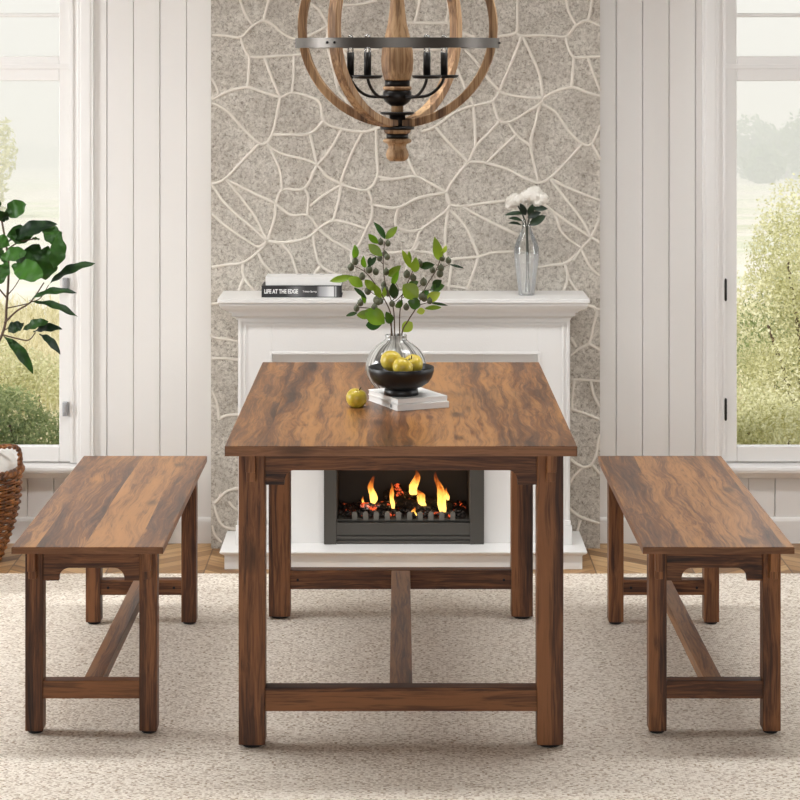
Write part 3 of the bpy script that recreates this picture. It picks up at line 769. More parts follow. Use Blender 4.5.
# grate
gt = thing('fire_grate', 'grey cast iron grate with ten rounded fingers along the fire', 'fire grate', (X(404, 7.13), 7.135, OZ0-.002))
GD = 7.128
bm = bm_new(); box(bm, OX0+.003, OX1-.003, GD-.004, GD+.006, OZ0-.0018, OZ0+.006); box(bm, OX0+.003, OX1-.003, GD+.2, GD+.21, OZ0-.0018, OZ0+.01)
for k in range(40):
    x_ = OX0+.008 + k*(OX1-OX0-.016)/39
    box(bm, x_-.0016, x_+.0016, GD+.004, GD+.205, OZ0+.001, OZ0+.006)
obj('grate_bar', bm, mat['firegrey'], gt)
for px in (354.6, 365.7, 376.3, 387.4, 398.6, 409.7, 420.3, 431, 441.8, 452.8):
    bm = bm_new(); x_ = X(px, GD); zt2 = Z(511.6, GD); w = .0088
    pts = [(x_-w, OZ0+.002)] + [(x_+w*math.cos(PI-PI*i/8), zt2-w+w*math.sin(PI*i/8)) for i in range(9)] + [(x_+w, OZ0+.002)]
    prism(bm, pts, GD-.006, GD+.006, 'y')
    obj('finger', bm, mat['grate'], gt, bevel=.0015)
# coals
bm = bm_new(); rnd = random.Random(3)
for k in range(420):
    x_ = rnd.uniform(OX0+.008, OX1-.008); y_ = rnd.uniform(GD+.014, GD+.20)
    blob(bm, (x_, y_, OZ0+.010+rnd.uniform(0, .014)), rnd.uniform(.004, .009), 1, 1, .8, 6, 4, .5, k)
o = tag(obj('coal_bed', bm, mat['coal']), 'bed of small dark glowing coals behind the grate fingers', 'coals'); o['kind'] = 'stuff'
# logs
def log(name, a_, b_, da, db, r, m, label, seed):
    p, q = P(a_[0]*.2125+320, a_[1]*.2125+460, da), P(b_[0]*.2125+320, b_[1]*.2125+460, db)
    bm = bm_new(); pts = [p.lerp(q, i/14) for i in range(15)]
    n0 = 12
    tube(bm, pts, [r*(1+.25*mnoise.noise(Vector((i*.7, seed, 0)))) * (.75 if i in (0, 14) else 1) for i in range(15)], n0)
    for v in bm.verts: v.co += Vector(mnoise.noise_vector(v.co*45))*r*.22
    tag(obj(name, bm, m), label, 'log', 'logs on the fire')
log('fire_log', (195,222), (335,212), 7.17, 7.21, .0135, mat['logash'], 'pale ash-covered log glowing red at the left of the fire', 1)
log('fire_log', (350,190), (520,232), 7.21, 7.19, .0165, mat['log'], 'charred black log slanting down across the middle of the fire', 2)
log('fire_log', (300,165), (470,160), 7.27, 7.29, .018, mat['log'], 'charred log lying highest at the back of the fire', 3)
log('fire_log', (500,195), (625,226), 7.24, 7.20, .016, mat['log'], 'dark log at the right end of the fire', 4)
log('fire_log', (360,120), (400,220), 7.30, 7.21, .013, mat['logash'], 'short red-glowing log standing on end at the back of the fire', 5)
# flames
def flame(base, tip, w, d, label, seed):
    b_, t_ = P(base[0]*.2125+320, base[1]*.2125+460, d), P(tip[0]*.2125+320, tip[1]*.2125+460, d)
    r = w*.2125*d/F*.5
    bm = bm_new(); rows = []; N = 18; S = 12
    for i in range(N+1):
        t = i/N
        rr = r*(.55+1.1*t*(1-t)*2.0)*(1-t)**.55 if t < 1 else 1e-5
        c = b_.lerp(t_, t) + Vector((math.sin(t*7+seed)*r*.55*t, math.cos(t*5+seed)*r*.3, 0))
        rows.append([bm.verts.new(c + Vector((math.cos(2*PI*k/S), .7*math.sin(2*PI*k/S), 0))*max(rr, 1e-5)*(1+.45*mnoise.noise(Vector((math.cos(2*PI*k/S)*1.5, math.sin(2*PI*k/S)*1.5, t*5+seed*3))))) for k in range(S)])
    for p_, q_ in zip(rows[:-1], rows[1:]):
        for k in range(S):
            f = bm.faces.new((p_[k], p_[(k+1) % S], q_[(k+1) % S], q_[k])); f.smooth = True
    tag(obj('flame', bm, mat['flame']), label, 'flame', 'flames of the fire')
flame((250,212), (243,62), 42, 7.185, 'tall narrow orange flame furthest left over the ash log', 1)
flame((345,228), (332,105), 26, 7.175, 'small flame second from the left', 2)
flame((438,162), (455,42), 50, 7.24, 'tall wide flame rising at the back in the middle of the fire', 3)
flame((488,214), (455,128), 46, 7.18, 'low bright flame in front of the middle log', 4)
flame((578,246), (552,50), 50, 7.172, 'tall bright flame furthest right in the fire', 5)
flame((602,190), (594,128), 20, 7.23, 'tiny flame beside the right-hand tall flame', 6)
flame((205,215), (200,170), 12, 7.2, 'tiny flame at the left end of the ash log', 7)
flame((446,262), (440,222), 26, 7.16, 'little flame low behind the grate fingers', 8)

# ================================================================== THINGS ON THE MANTEL
def book(name, label, W, D, H, loc, yaw, cover, spine=None, group=None, cov=.0022, pagesin=.003):
    r = thing(name, label, 'book', loc, group); 
    bm = bm_new(); box(bm, 0, W, 0, D, 0, cov); box(bm, 0, W, 0, D, H-cov, H)
    obj('cover', bm, cover, r, bevel=.0006, seg=1, local=True)
    bm = bm_new(); box(bm, 0, W, 0, cov*1.2, cov*.9, H-cov*.9)
    obj('spine', bm, spine or cover, r, bevel=.0005, seg=1, local=True)
    bm = bm_new(); box(bm, pagesin, W-pagesin, cov*1.2, D-pagesin, cov, H-cov)
    obj('pages', bm, mat['pages'] if cover is mat['bookblack'] else mat['paper'], r, local=True)
    r.rotation_euler.z = yaw
    return r
def text_mesh(name, body, x, z, width, height, m, parent, y=-.0004, bold=.0, th=.0003):
    cu = bpy.data.curves.new(name, 'FONT'); cu.body = body; cu.size = 1.0; cu.offset = bold; cu.extrude = .01
    o = bpy.data.objects.new(name, cu); COL.objects.link(o)
    dg = bpy.context.evaluated_depsgraph_get()
    me = bpy.data.meshes.new_from_object(o.evaluated_get(dg))
    bpy.data.objects.remove(o)
    v = np.array([q.co[:] for q in me.vertices]); mn, mx_ = v.min(0), v.max(0)
    for q in me.vertices:
        cx = x + (q.co.x-mn[0])/(mx_[0]-mn[0])*width; cz = z + (q.co.y-mn[1])/(mx_[1]-mn[1])*height
        q.co = (cx, y + (0 if q.co.z > 0 else th), cz)
    me.materials.append(m); ob = bpy.data.objects.new(name, me); COL.objects.link(ob); ob.parent = parent
    return ob
BD = 7.09; bx0, bx1 = X(261.5, BD), X(344.0, BD)
bb = book('hardback_book', 'thick black hardback with white title lettering, lying on the mantel', .267, .13, .0385, (bx0, BD, MZ1), math.radians(0), mat['bookblack'], mat['spine'], 'books on the mantel')
sp = [c for c in bb.children if c.name.startswith('spine')][0]
text_mesh('title_lettering', 'LIFE AT THE EDGE', .0095, .0125, .112, .0148, mat['ink_white'], sp, bold=.035)
text_mesh('author_lettering', 'Tristan Spring', .137, .0150, .046, .0075, mat['ink_white'], sp, bold=.01)
wx0 = X(265.5, 7.10)
wb = book('hardback_book', 'plain white book lying on top of the black book on the mantel', .252, .115, .0275, (wx0, 7.10, MZ1+.0386), 0, mat['paper'], None, 'books on the mantel')
cv = [c for c in wb.children if c.name.startswith('cover')][0]
for k, (a_, l_) in enumerate(((.10, .016), (.138, .018), (.178, .016))):
    bm = bm_new(); box(bm, a_, a_+l_, .085, .093, .0274, .0277); obj('cover_print', bm, mat['ink_grey'], cv, local=True, label='faint grey lettering')

VD = 7.165
gv = thing('glass_vase', 'tall clear glass vase with ribbed lower half on the mantel', 'vase', (X(526.5, VD), VD, MZ1))
def zz_(py): return Z(py, VD) - MZ1
sc_ = VD/F
up = [(8.0, 293.5), (8.2, 290), (10.0, 275), (12.2, 258), (12.6, 252)]
hi = [(12.6, 252), (12.2, 246), (9.6, 238), (6.2, 231), (4.3, 226.5), (4.0, 222), (4.6, 218.5)]
k0 = 293.6; zs = .222/(293.6-222)
def pf(lst): return [(r*sc_, (k0-y_)*sc_) for r, y_ in lst]
bm = bm_new(); lo = pf(up); lathe(bm, [(.0001, .0004)] + [(r, max(z, .0004)) for r, z in lo], gv.location.x, VD, 40, cap=False)
for v in bm.verts: v.co.z += MZ1
obj('ribbed_base', bm, mat['glassk'], gv, label='ribbed frosted lower half')
bm = bm_new(); lathe(bm, pf(hi), gv.location.x, VD, 40, cap=False)
for v in bm.verts: v.co.z += MZ1
obj('neck', bm, mat['glass'], gv)
def PV(u, v, d): return P(490+u*.15, 180+v*.15, d)
def hydrangea(label, stem, blobs, leaves, seed):
    h = thing('hydrangea_stem', label, 'flower', PV(stem[0][0], stem[0][1], VD + stem[0][2]), 'white hydrangeas in the glass vase')
    bm = bm_new(); tube(bm, catmull([PV(a_, b_, VD+c_) for a_, b_, c_ in stem], 6), .0026, 8); obj('stem', bm, mat['greenstem'], h)
    bm = bm_new(); rg = random.Random(seed)
    for (u, v, r, dy) in blobs:
        c = PV(u, v, VD+dy); R = r*.15*VD/F
        blob(bm, c, R*.84, 1, 1, .9, 14, 10, .1, seed)
        for k in range(int(420*(r/70)**2)):
            n = Vector((rg.gauss(0,1), rg.gauss(0,1), rg.gauss(0,1))).normalized()
            q = c + Vector((n.x, n.y, n.z*.9))*R*rg.uniform(.9, 1.04)
            t1 = n.orthogonal().normalized(); t1 = Matrix.Rotation(rg.uniform(0, 6.28), 3, n) @ t1; t2 = n.cross(t1)
            for j in range(4):
                an = j*PI/2; e = t1*math.cos(an) + t2*math.sin(an); g = n.cross(e); s_ = .0038
                f = bm.faces.new([bm.verts.new(p) for p in (q, q+e*s_*.6+g*s_*.5+n*.0012, q+e*s_*1.15+n*.0006, q+e*s_*.6-g*s_*.5+n*.0012)])
    obj('bloom', bm, mat['petal'], h, fixn=False)
    for (a_, b_, w, n_) in leaves:
        bm = bm_new(); leaf(bm, PV(a_[0], a_[1], VD-.012), PV(b_[0], b_[1], VD-.03), w*.15*VD/F, n_, .1, .2, .03)
        obj('leaf', bm, mat['hleaf'], h, fixn=False)
hydrangea('white hydrangea with the smaller bloom, leaning left in the glass vase',
  [(240,745,.004), (245,520,0), (243,330,0), (225,250,0), (180,160,0)], [(150,145,46,0), (190,130,42,-.012), (165,120,36,.01), (128,170,26,-.005)],
  [((240,225),(95,235),32,(0,-.8,.6)), ((215,272),(122,255),30,(0,-.8,.6)), ((212,302),(120,288),26,(0,-.7,.7)), ((238,235),(200,155),44,(0,-1,.2))], 11)
hydrangea('white hydrangea with the larger bloom, standing right in the glass vase',
  [(262,748,-.006), (255,520,-.003), (250,330,0), (262,250,0), (290,150,0)], [(290,105,66,0), (345,125,46,-.01), (245,110,46,-.006), (320,150,34,-.016), (300,75,40,.01)],
  [((262,300),(372,238),60,(.1,-1,.3)), ((275,190),(385,192),42,(0,-1,.3)), ((260,240),(285,160),46,(0,-1,.2)), ((250,250),(340,215),44,(.1,-1,.3))], 12)

# ================================================================== THINGS ON THE TABLE
def book_table(label, w, d, h, corner, yaw, z, emblem=False):
    r = book('hardback_book', label, w, d, h, (corner[0], corner[1], z), yaw, mat['paper'], None, 'white books on the table', .0018, .002)
    if emblem:
        cv = [c for c in r.children if c.name.startswith('cover')][0]
        bm = bm_new()
        m_ = bmesh.ops.create_cone(bm, cap_ends=True, segments=20, radius1=.005, radius2=.005, depth=.0006, matrix=Matrix.Translation((-.0002, .042, h/2)) @ Matrix.Rotation(PI/2, 4, 'Y'))
        obj('emblem', bm, mat['ink_grey'], cv, local=True, label='small grey round emblem')
    return r
CD = 5.587
book_table('lower white book of the two on the dining table', .150, .196, .0165, (X(397.4, CD), CD), math.radians(24), ZT+.0002, True)
book_table('upper white book on the dining table, under the black bowl', .145, .188, .0135, (X(396.5, CD)+.0035, CD+.006), math.radians(25.5), ZT+.0170)
ZK = ZT+.0307
BOD = 5.672
bo = thing('fruit_bowl', 'black footed bowl holding yellow apples on the white books', 'bowl', (X(401.2, BOD), BOD, ZK))
bm = bm_new(); cx_, cy_ = bo.location.x, BOD
s5 = BOD/F
lathe(bm, [(15.5*s5, ZK), (17.4*s5, ZK+.0008), (16.8*s5, ZK+.010), (16.4*s5, ZK+.0195), (15, ZK+.02)][:4] + [(.0001, ZK+.0195)], cx_, cy_, 48, cap=False)
obj('foot', bm, mat['blackmatt'], bo)
RZ = ZK+.073
outer = [(16.2*s5, ZK+.0193), (22*s5, ZK+.024), (27.5*s5, ZK+.034), (31*s5, ZK+.048), (32.6*s5, ZK+.062), (33.0*s5, RZ), (32.6*s5, RZ+.0012)]
inner = [(32.0*s5, RZ), (31.4*s5, ZK+.064), (29.4*s5, ZK+.054), (25*s5, ZK+.0500), (16*s5, ZK+.0480), (.0001, ZK+.0475)]
bm = bm_new(); lathe(bm, [(.0001, ZK+.0194)] + outer + inner, cx_, cy_, 56, cap=False)
obj('bowl_body', bm, mat['blackmatt'], bo)
def apple(label, c, r, tilt=(0,0), sz=.96, sleep=0):
    t = thing('apple', label, 'apple', c, 'yellow apples')
    bm = bm_new(); prof = []
    for i in range(19):
        th = PI*i/18
        rr = math.sin(th); z = -math.cos(th)
        rr *= 1.0 + .06*math.cos(th)*-1
        dip = .22*math.exp(-(rr/.32)**2)
        z = z - dip if z > 0 else z + dip*.7
        prof.append((max(rr, 1e-7)*r, z*sz*r))
    lathe(bm, prof, 0, 0, 28, cap=False)
    for v in bm.verts:
        an = math.atan2(v.co.y, v.co.x); k = 1+.025*math.cos(5*an)*(1 if v.co.z < 0 else .3); v.co.x *= k; v.co.y *= k
    body = obj('flesh', bm, mat['apple'], t, local=True)
    bm = bm_new(); tube(bm, catmull([(0,0,r*.70), (.001,0,r*.9), (.004,.001,r*1.1)], 4), [.0016, .0012], 7)
    st = obj('stalk', bm, mat['twig'], t, local=True)
    for ch in (body, st): ch.rotation_euler = (tilt[0], tilt[1], .5)
    return t
AR = .0282
apple('single yellow-green apple lying on the tabletop beside the white books', (X(356.6, 5.66), 5.66, ZT+AR*.80), AR, (.15, .25))
apple('yellow apple at the left in the black bowl, highest of the three', (X(391.2, 5.674), 5.674, Z(361.0, 5.674)), .0288, (-.3, .5))
apple('yellow apple in front in the black bowl, lowest of the three', (X(402.6, 5.626), 5.626, Z(367.3, 5.626)), .0272, (.2, .6))
apple('yellow apple at the right in the black bowl', (X(413.0, 5.700), 5.700, Z(364.6, 5.700)), .0275, (.4, -.5))
# round vase
VD2 = 5.875; vx = X(396, VD2); s6 = VD2/F
rv = thing('round_vase', 'round smoky white glass vase behind the black bowl on the table', 'vase', (vx, VD2, ZT))
Hh = .1625
pr_ = [(.0001, .0006), (.034, .0006), (.040, .0016)]
for i in range(1, 15):
    th = -PI/2 + .52 + (PI/2-.52+1.12)*i/14
    pr_.append((.0835*math.cos(th), .073+.0835*math.sin(th)*(.90 if th < 0 else .94)))
pr_ = [(r, max(z, .0006)) for r, z in pr_]
pr_ += [(.0305, .1495), (.0288, .153), (.0292, Hh-.003), (.0305, Hh), (.0290, Hh+.001), (.0272, Hh-.001), (.0268, .153)]
bm = bm_new(); lathe(bm, pr_, 0, 0, 56, cap=False)
for v in bm.verts:
    an = math.atan2(v.co.y, v.co.x); k = 1 + .012*math.cos(20*an)*(1 if v.co.z > .02 else 0); v.co.x *= k; v.co.y *= k
obj('vase_body', bm, mat['vase'], rv, local=True)
# berry branches (zoom frame 320,210, .1875)
def PB(u, v, dy=0): return P(320+u*.1875, 210+v*.1875, VD2+dy)
rb = random.Random(5)
kb = VD2/F*.1875
def branch(label, stem, twigs, leaves, berries, dy):
    base = PB(*stem[0], dy*.3)
    h = thing('berry_branch', label, 'branch', base, 'leafy berry branches in the round vase')
    bm = bm_new()
    def tw(pts, r0, r1, d0, d1):
        n = len(pts); tube(bm, catmull([PB(u, v, d0+(d1-d0)*i/max(1, n-1)) for i, (u, v) in enumerate(pts)], 5), [r0, r1], 7)
    tw(stem, .0022, .0011, dy*.3, dy)
    for t_ in twigs: tw(t_, .0012, .0008, dy*.7, dy)
    obj('stem', bm, mat['twig'], h)
    for i, (a_, b_, w, tone) in enumerate(leaves):
        bm = bm_new(); d0 = dy + rb.uniform(-.012, .012)
        leaf(bm, PB(*a_, d0), PB(*b_, d0 + rb.uniform(-.03, .01)), w*kb, (rb.uniform(-.35,.35), -1, rb.uniform(0,.5)), rb.uniform(-.05,.16), rb.uniform(.1,.35), .02, 8, rb.uniform(.85, 1.1))
        obj('leaf', bm, mat[{'b': 'sprigb', 'd': 'sprigd', 'n': 'sprig'}[tone]], h, fixn=False)
    for (u, v) in berries:
        bm = bm_new(); c = PB(u, v, dy + rb.uniform(-.015, .012)); r = 17.5*kb*rb.uniform(.88, 1.1)
        blob(bm, c, r, 1, 1, 1.12, 12, 9, .08, u)
        blob(bm, c + Vector((0,0,r*1.1)), r*.28, 1, 1, 1, 8, 6)
        obj('berry', bm, mat['berry'], h)
branch('upright berry branch, tallest, in the middle of the round vase', [(396,850), (398,670), (390,520), (350,400), (337,290), (345,165)], [[(390,480), (420,430), (400,380)], [(337,290), (300,250), (265,235)]],
  [((347,155),(286,64),36,'n'), ((350,155),(412,87),40,'n'), ((312,180),(258,128),38,'b'), ((332,245),(258,183),52,'n'), ((300,250),(255,305),28,'d'), ((365,352),(432,296),48,'n'), ((385,400),(420,325),34,'b'), ((400,475),(388,388),52,'d'), ((330,470),(345,410),30,'n')],
  [(323,170),(362,178),(358,250),(318,258),(262,318),(298,330),(353,330),(340,400),(345,420),(362,445),(345,235)], 0.0)
branch('berry branch arching far left out of the round vase', [(380,850), (380,670), (378,560), (345,480), (290,390), (240,330), (185,300)], [[(345,480), (290,450), (250,420)], [(240,330), (235,310)]],
  [((185,262),(186,184),38,'b'), ((240,308),(232,243),32,'b'), ((262,302),(268,250),26,'d'), ((178,352),(52,380),42,'n'), ((228,408),(150,362),58,'b'), ((300,432),(238,372),44,'n'), ((320,470),(290,395),40,'n'), ((240,500),(222,438),26,'b'), ((248,472),(180,414),26,'d')],
  [(165,305),(188,275),(225,355),(265,415),(255,432),(322,485),(300,480)], -.03)
branch('low leafy berry branch drooping left over the vase rim', [(384,850), (384,670), (376,610), (345,575), (290,530), (200,518)], [[(345,575), (330,600)], [(376,600), (360,560)]],
  [((200,548),(138,566),22,'d'), ((345,605),(238,535),92,'b'), ((330,610),(245,615),60,'n'), ((280,560),(195,560),50,'n'), ((378,605),(352,542),48,'n')],
  [(215,495),(195,525),(290,520),(310,490)], -.055)
branch('short berry branch right of the tallest in the round vase', [(428,850), (425,670), (425,560), (440,450), (480,360), (505,300)], [[(440,450), (410,480), (385,495)], [(440,470), (500,430), (552,390)]],
  [((487,312),(438,212),34,'n'), ((478,292),(474,218),26,'n'), ((505,332),(512,250),48,'b'), ((530,302),(612,292),42,'d'), ((522,470),(443,398),92,'n'), ((525,382),(465,408),38,'n'), ((535,512),(468,486),64,'d'), ((405,520),(440,480),34,'n')],
  [(463,343),(497,362),(552,385),(460,518),(385,500),(425,500),(530,285)], -.035)
branch('berry branch leaning right, with a bright leaf low on its stem', [(440,850), (436,665), (470,590), (520,510), (570,400), (620,320), (650,235)], [[(570,430), (640,410)], [(520,510), (585,490)], [(620,320), (690,290)]],
  [((637,268),(611,143),54,'n'), ((650,232),(673,188),28,'b'), ((690,290),(768,310),14,'d'), ((572,482),(642,440),54,'b'), ((558,525),(648,520),28,'n'), ((590,495),(682,510),16,'d'), ((515,545),(560,535),38,'b'), ((588,432),(664,402),54,'d'), ((600,405),(650,375),44,'d'), ((438,648),(492,598),62,'b'), ((540,470),(580,430),44,'n')],
  [(600,320),(640,340),(645,310),(685,270),(652,258),(540,462),(585,485),(555,470)], .02)

# ================================================================== CHANDELIER
CH = 5.79; cxh = X(397.3, CH); s7 = CH/F
ch = thing('chandelier', 'orb chandelier of weathered wood hoops and black iron hanging over the table', 'chandelier', (cxh, CH, Z(161, CH)))
def zc(py): return Z(py, CH)
Rh = 100.5*s7; zc0 = zc(27.5)
for yaw, off in ((math.radians(-7), 0.0), (math.radians(51), .0)):
    bm = bm_new(); N = 72; rows = []
    for i in range(N):
        th = 2*PI*i/N
        ro, ri, hw = Rh, Rh - 8.2*s7, 5.6*s7
        e = Vector((math.cos(th)*math.cos(yaw), math.cos(th)*math.sin(yaw), math.sin(th))); g = Vector((-math.sin(yaw), math.cos(yaw), 0))
        rows.append([bm.verts.new(Vector((cxh, CH, zc0)) + e*r + g*w) for r, w in ((ro, -hw), (ro, hw), (ri, hw), (ri, -hw))])
    for i in range(N):
        a_, b_ = rows[i], rows[(i+1) % N]
        for k in range(4): bm.faces.new((a_[k], a_[(k+1) % 4], b_[(k+1) % 4], b_[k]))
    obj('wood_hoop', bm, mat['lamp_wood'], ch, bevel=.003)
bm = bm_new(); RR = 102*s7; z0, z1 = zc(48), zc(38.3)
lathe(bm, [(RR, z0), (RR, z1), (RR-.004, z1), (RR-.004, z0), (RR, z0)], cxh, CH, 96, cap=False)
mat['band'] = m_flat('grey_iron_band', srgb(104,99,94), .42, .95, .3, 30, .05)  # iron made paler so the band reflects more light
ring = obj('iron_band', bm, mat['band'], ch)
for p in ring.data.polygons: p.use_smooth = abs(p.normal.z) < .5
md = ring.modifiers.new('es', 'EDGE_SPLIT'); md.split_angle = .6
bm = bm_new()
for yaw in (-7, 51, 173, 231):
    for dd in (-2.6, 2.6):
        an = math.radians(yaw+dd); c = Vector((cxh+RR*math.cos(an), CH+RR*math.sin(an), zc(43)))
        blob(bm, c, .0036, 1, 1, 1, 8, 6)
obj('rivet', bm, mat['black'], ring)
def cl(lst): return [(r*s7, zc(y_)) for r, y_ in lst]
bm = bm_new(); lathe(bm, cl([(6, -72), (6.5, -20), (6.8, 0), (8, 12), (9.6, 24), (12.5, 36), (15.4, 50), (16.2, 60), (15.6, 70), (13.6, 78), (13.2, 80.2)]), cxh, CH, 32)
obj('turned_column', bm, mat['lamp_wood'], ch, label='turned weathered wood column')
bm = bm_new(); lathe(bm, cl([(12.5, 80), (12.6, 86.5)]), cxh, CH, 28); lathe(bm, cl([(12.2, 90), (14.2, 92), (14.4, 98), (12, 102), (7.5, 105.2), (6, 106)]), cxh, CH, 28)
lathe(bm, cl([(17, 112), (17.2, 113.4), (15, 114.6), (8, 115), (8, 125.5), (16.6, 126.4), (17.2, 127.6), (16.8, 129.4)]), cxh, CH, 28); lathe(bm, cl([(11, 133.4), (11, 138.6)]), cxh, CH, 28)
obj('iron_hub', bm, mat['black'], ch)
bm = bm_new(); lathe(bm, cl([(13.5, 86.4), (14.4, 87.6), (14.2, 89.4), (12.4, 90.2)]), cxh, CH, 28); obj('turned_ring', bm, mat['lamp_wood'], ch); bm = bm_new(); lathe(bm, cl([(6, 105.6), (6, 112.2)]), cxh, CH, 24); obj('wood_neck', bm, mat['lamp_wood'], ch); bm = bm_new()
lathe(bm, cl([(14, 129.2), (13, 132), (11.6, 133.6)]), cxh, CH, 28); obj('turned_ring', bm, mat['lamp_wood'], ch); bm = bm_new()
lathe(bm, cl([(11.4, 138.4), (14.2, 139.8), (14.2, 142), (9.5, 144), (8.6, 147), (10.6, 151), (11.6, 155), (10.6, 158.6), (7.5, 161), (.01, 161.4)]), cxh, CH, 32, cap=False)
obj('finial', bm, mat['lamp_wood'], ch, label='turned wood ball finial')
for k in range(5):
    an = math.radians(18 + 72*k); e = Vector((math.cos(an), math.sin(an), 0)); r = .1345
    c = Vector((cxh, CH, 0)) + e*r
    bm = bm_new()
    pts = [(.022, 95.5), (.055, 97), (.088, 95.5), (.112, 90), (.128, 83), (.1345, 77)]
    tube(bm, catmull([Vector((cxh, CH, zc(y_))) + e*q for q, y_ in pts], 6), .0042, 9)
    arm = obj('arm', bm, mat['black'], ch)
    bm = bm_new(); lathe(bm, [(.006, zc(78.5)), (.036, zc(78)), (.041, zc(75.2)), (.039, zc(75.0)), (.0001, zc(76.2))], c.x, c.y, 28, cap=False)
    obj('drip_pan', bm, mat['black'], arm)
    bm = bm_new(); lathe(bm, [(.0001, zc(76)), (.0098, zc(76)), (.0098, zc(52.5)), (.008, zc(52.3)), (.0001, zc(52.3))], c.x, c.y, 20, cap=False)
    obj('candle_sleeve', bm, mat['black'], arm)
    bm = bm_new(); lathe(bm, [(.0085, zc(52.3)), (.0088, zc(47)), (.0088, zc(40)), (.007, zc(36)), (.0001, zc(34.5))], c.x, c.y, 18, cap=False)
    obj('bulb', bm, mat['bulb'], arm, label='clear glass bulb')
bm = bm_new(); lathe(bm, [(.004, zc(-70)), (.004, RC-.02)], cxh, CH, 10); box(bm, cxh-.02, cxh+.02, SKY[0]-.02, SKY[1]+.02, RC-.03, RC-.012)
obj('hanging_rod', bm, mat['black'], ch)

# ================================================================== BASKET, BLANKET, PLANT
BDp = 7.13; bcx = -1.445
bk = thing('wicker_basket', 'round brown wicker basket with a loop handle below the left window', 'basket', (bcx, BDp, FZ))
RIMZ = Z(470, BDp)
def brad(z):
    t = (z-FZ)/(RIMZ-FZ)
    return .106 + .066*math.sin(max(0, min(t, 1))*PI*.58)
bm = bm_new(); rows_n = 27; NS = 22
for k in range(NS):
    an = 2*PI*k/NS
    tube(bm, [Vector((bcx+brad(z)*math.cos(an), BDp+brad(z)*math.sin(an), z)) for z in [FZ+.004+(RIMZ-FZ-.004)*i/10 for i in range(11)]], .0042, 6)
for j in range(rows_n):
    z = FZ+.008 + (RIMZ-FZ-.02)*j/(rows_n-1)
    pts = []
    for i in range(NS*4):
        an = 2*PI*i/(NS*4); r = brad(z) + .0052*math.cos(an*NS/1.0 + (PI if j % 2 else 0))*1.0
        r = brad(z) + .0055*(1 if ((i//4) + j) % 2 else -1)*math.sin(PI*((i % 4)+.5)/4)
        pts.append((bcx+r*math.cos(an), BDp+r*math.sin(an), z + .001*mnoise.noise(Vector((i*.5, j*2.0, 0)))))
    tube(bm, pts, .0052, 6, closed=True)
obj('woven_side', bm, mat['wicker'], bk)
bm = bm_new()
for s in range(3):
    pts = []
    for i in range(96):
        an = 2*PI*i/96; tw_ = an*16 + s*2*PI/3
        r = brad(RIMZ)+.004 + .0085*math.cos(tw_); pts.append((bcx+r*math.cos(an), BDp+r*math.sin(an), RIMZ + .0085*math.sin(tw_)))
    tube(bm, pts, .0075, 7, closed=True)
obj('rim', bm, mat['wicker'], bk)
bm = bm_new()
hw = .03
for s in range(2):
    pts = catmull([P(19.5, 469, BDp-.07), P(20, 458, BDp-.07), P(17.5, 448.5, BDp-.07), P(8, 446.5, BDp-.07), P(-6, 448, BDp-.07), P(-24, 452, BDp-.075), P(-40, 456, BDp-.08), P(-50, 469, BDp-.08)], 8)
    tube(bm, [p + Vector((.004*math.cos(i*.9+s*PI), .004*math.sin(i*.9+s*PI), .003*math.sin(i*.9+s*PI))) for i, p in enumerate(pts)], .0058, 7)
obj('handle', bm, mat['wicker'], bk)
bm = bm_new()
blob(bm, (bcx, BDp, RIMZ-.012), .166, 1, 1, .56, 40, 22, .08, 4)
for v in bm.verts:
    q = v.co.z-(RIMZ-.012); rho = math.hypot(v.co.x-bcx, v.co.y-BDp)/.176
    if q > 0: v.co.z = RIMZ-.012 + .082*max(0, 1-rho**8) + .006*mnoise.noise(v.co*14)
tag(obj('blanket', bm, mat['cloth']), 'soft white blanket bundled inside the wicker basket', 'blanket')
# fiddle-leaf plant; zoom frame (0,190) .2375
PDp = 6.78
def PF(u, v, dy=0): return P(u*.2375, 190+v*.2375, PDp+dy)
pl = thing('potted_plant', 'tall broad-leaved green plant leaning in front of the left window', 'plant', (X(-68, 6.7), 6.7, FZ))
bm = bm_new(); pxx = X(-68, 6.7)
lathe(bm, [(.0001, FZ), (.095, FZ), (.105, FZ+.02), (.125, FZ+.2), (.128, FZ+.27), (.118, FZ+.27), (.115, FZ+.235), (.0001, FZ+.235)], pxx, 6.7, 40, cap=False)
obj('pot', bm, mat['pot'], pl)
bm = bm_new(); lathe(bm, [(.117, FZ+.228), (.1, FZ+.240), (.0001, FZ+.244)], pxx, 6.7, 30, cap=False); obj('soil', bm, mat['soil'], pl)
bm = bm_new()
def pt(pts, r0, r1): tube(bm, catmull(pts, 6), [r0, r1], 8)
tr0 = [Vector((pxx, 6.7, FZ+.22)), Vector((pxx+.03, 6.71, .42)), Vector((X(-28, 6.75), 6.75, Z(390, 6.75))), PF(8,610), PF(28,480), PF(36,320), PF(20,200), PF(0,90)]
pt(tr0, .0055, .003)
pt([PF(18,560), PF(70,510), PF(130,470), PF(185,390)], .0035, .002); pt([PF(32,497), PF(80,487), PF(130,475)], .002, .0018); pt([PF(130,472), PF(170,455), PF(205,400)], .0018, .0014)
pt([PF(12,610), PF(70,625), PF(120,632), PF(150,600)], .0028, .0016); pt([PF(34,440), PF(60,410), PF(85,370)], .0018, .0014); pt([PF(20,590), PF(70,560), PF(100,570)], .0018, .0014)
pt([PF(34,460), PF(0,420), PF(-40,360)], .003, .002); pt([PF(30,250), PF(80,220), PF(150,205)], .0025, .0018)
obj('trunk', bm, mat['twig'], pl, label='thin brown trunk and twigs')
rf = random.Random(9); kf = PDp/F*.2375
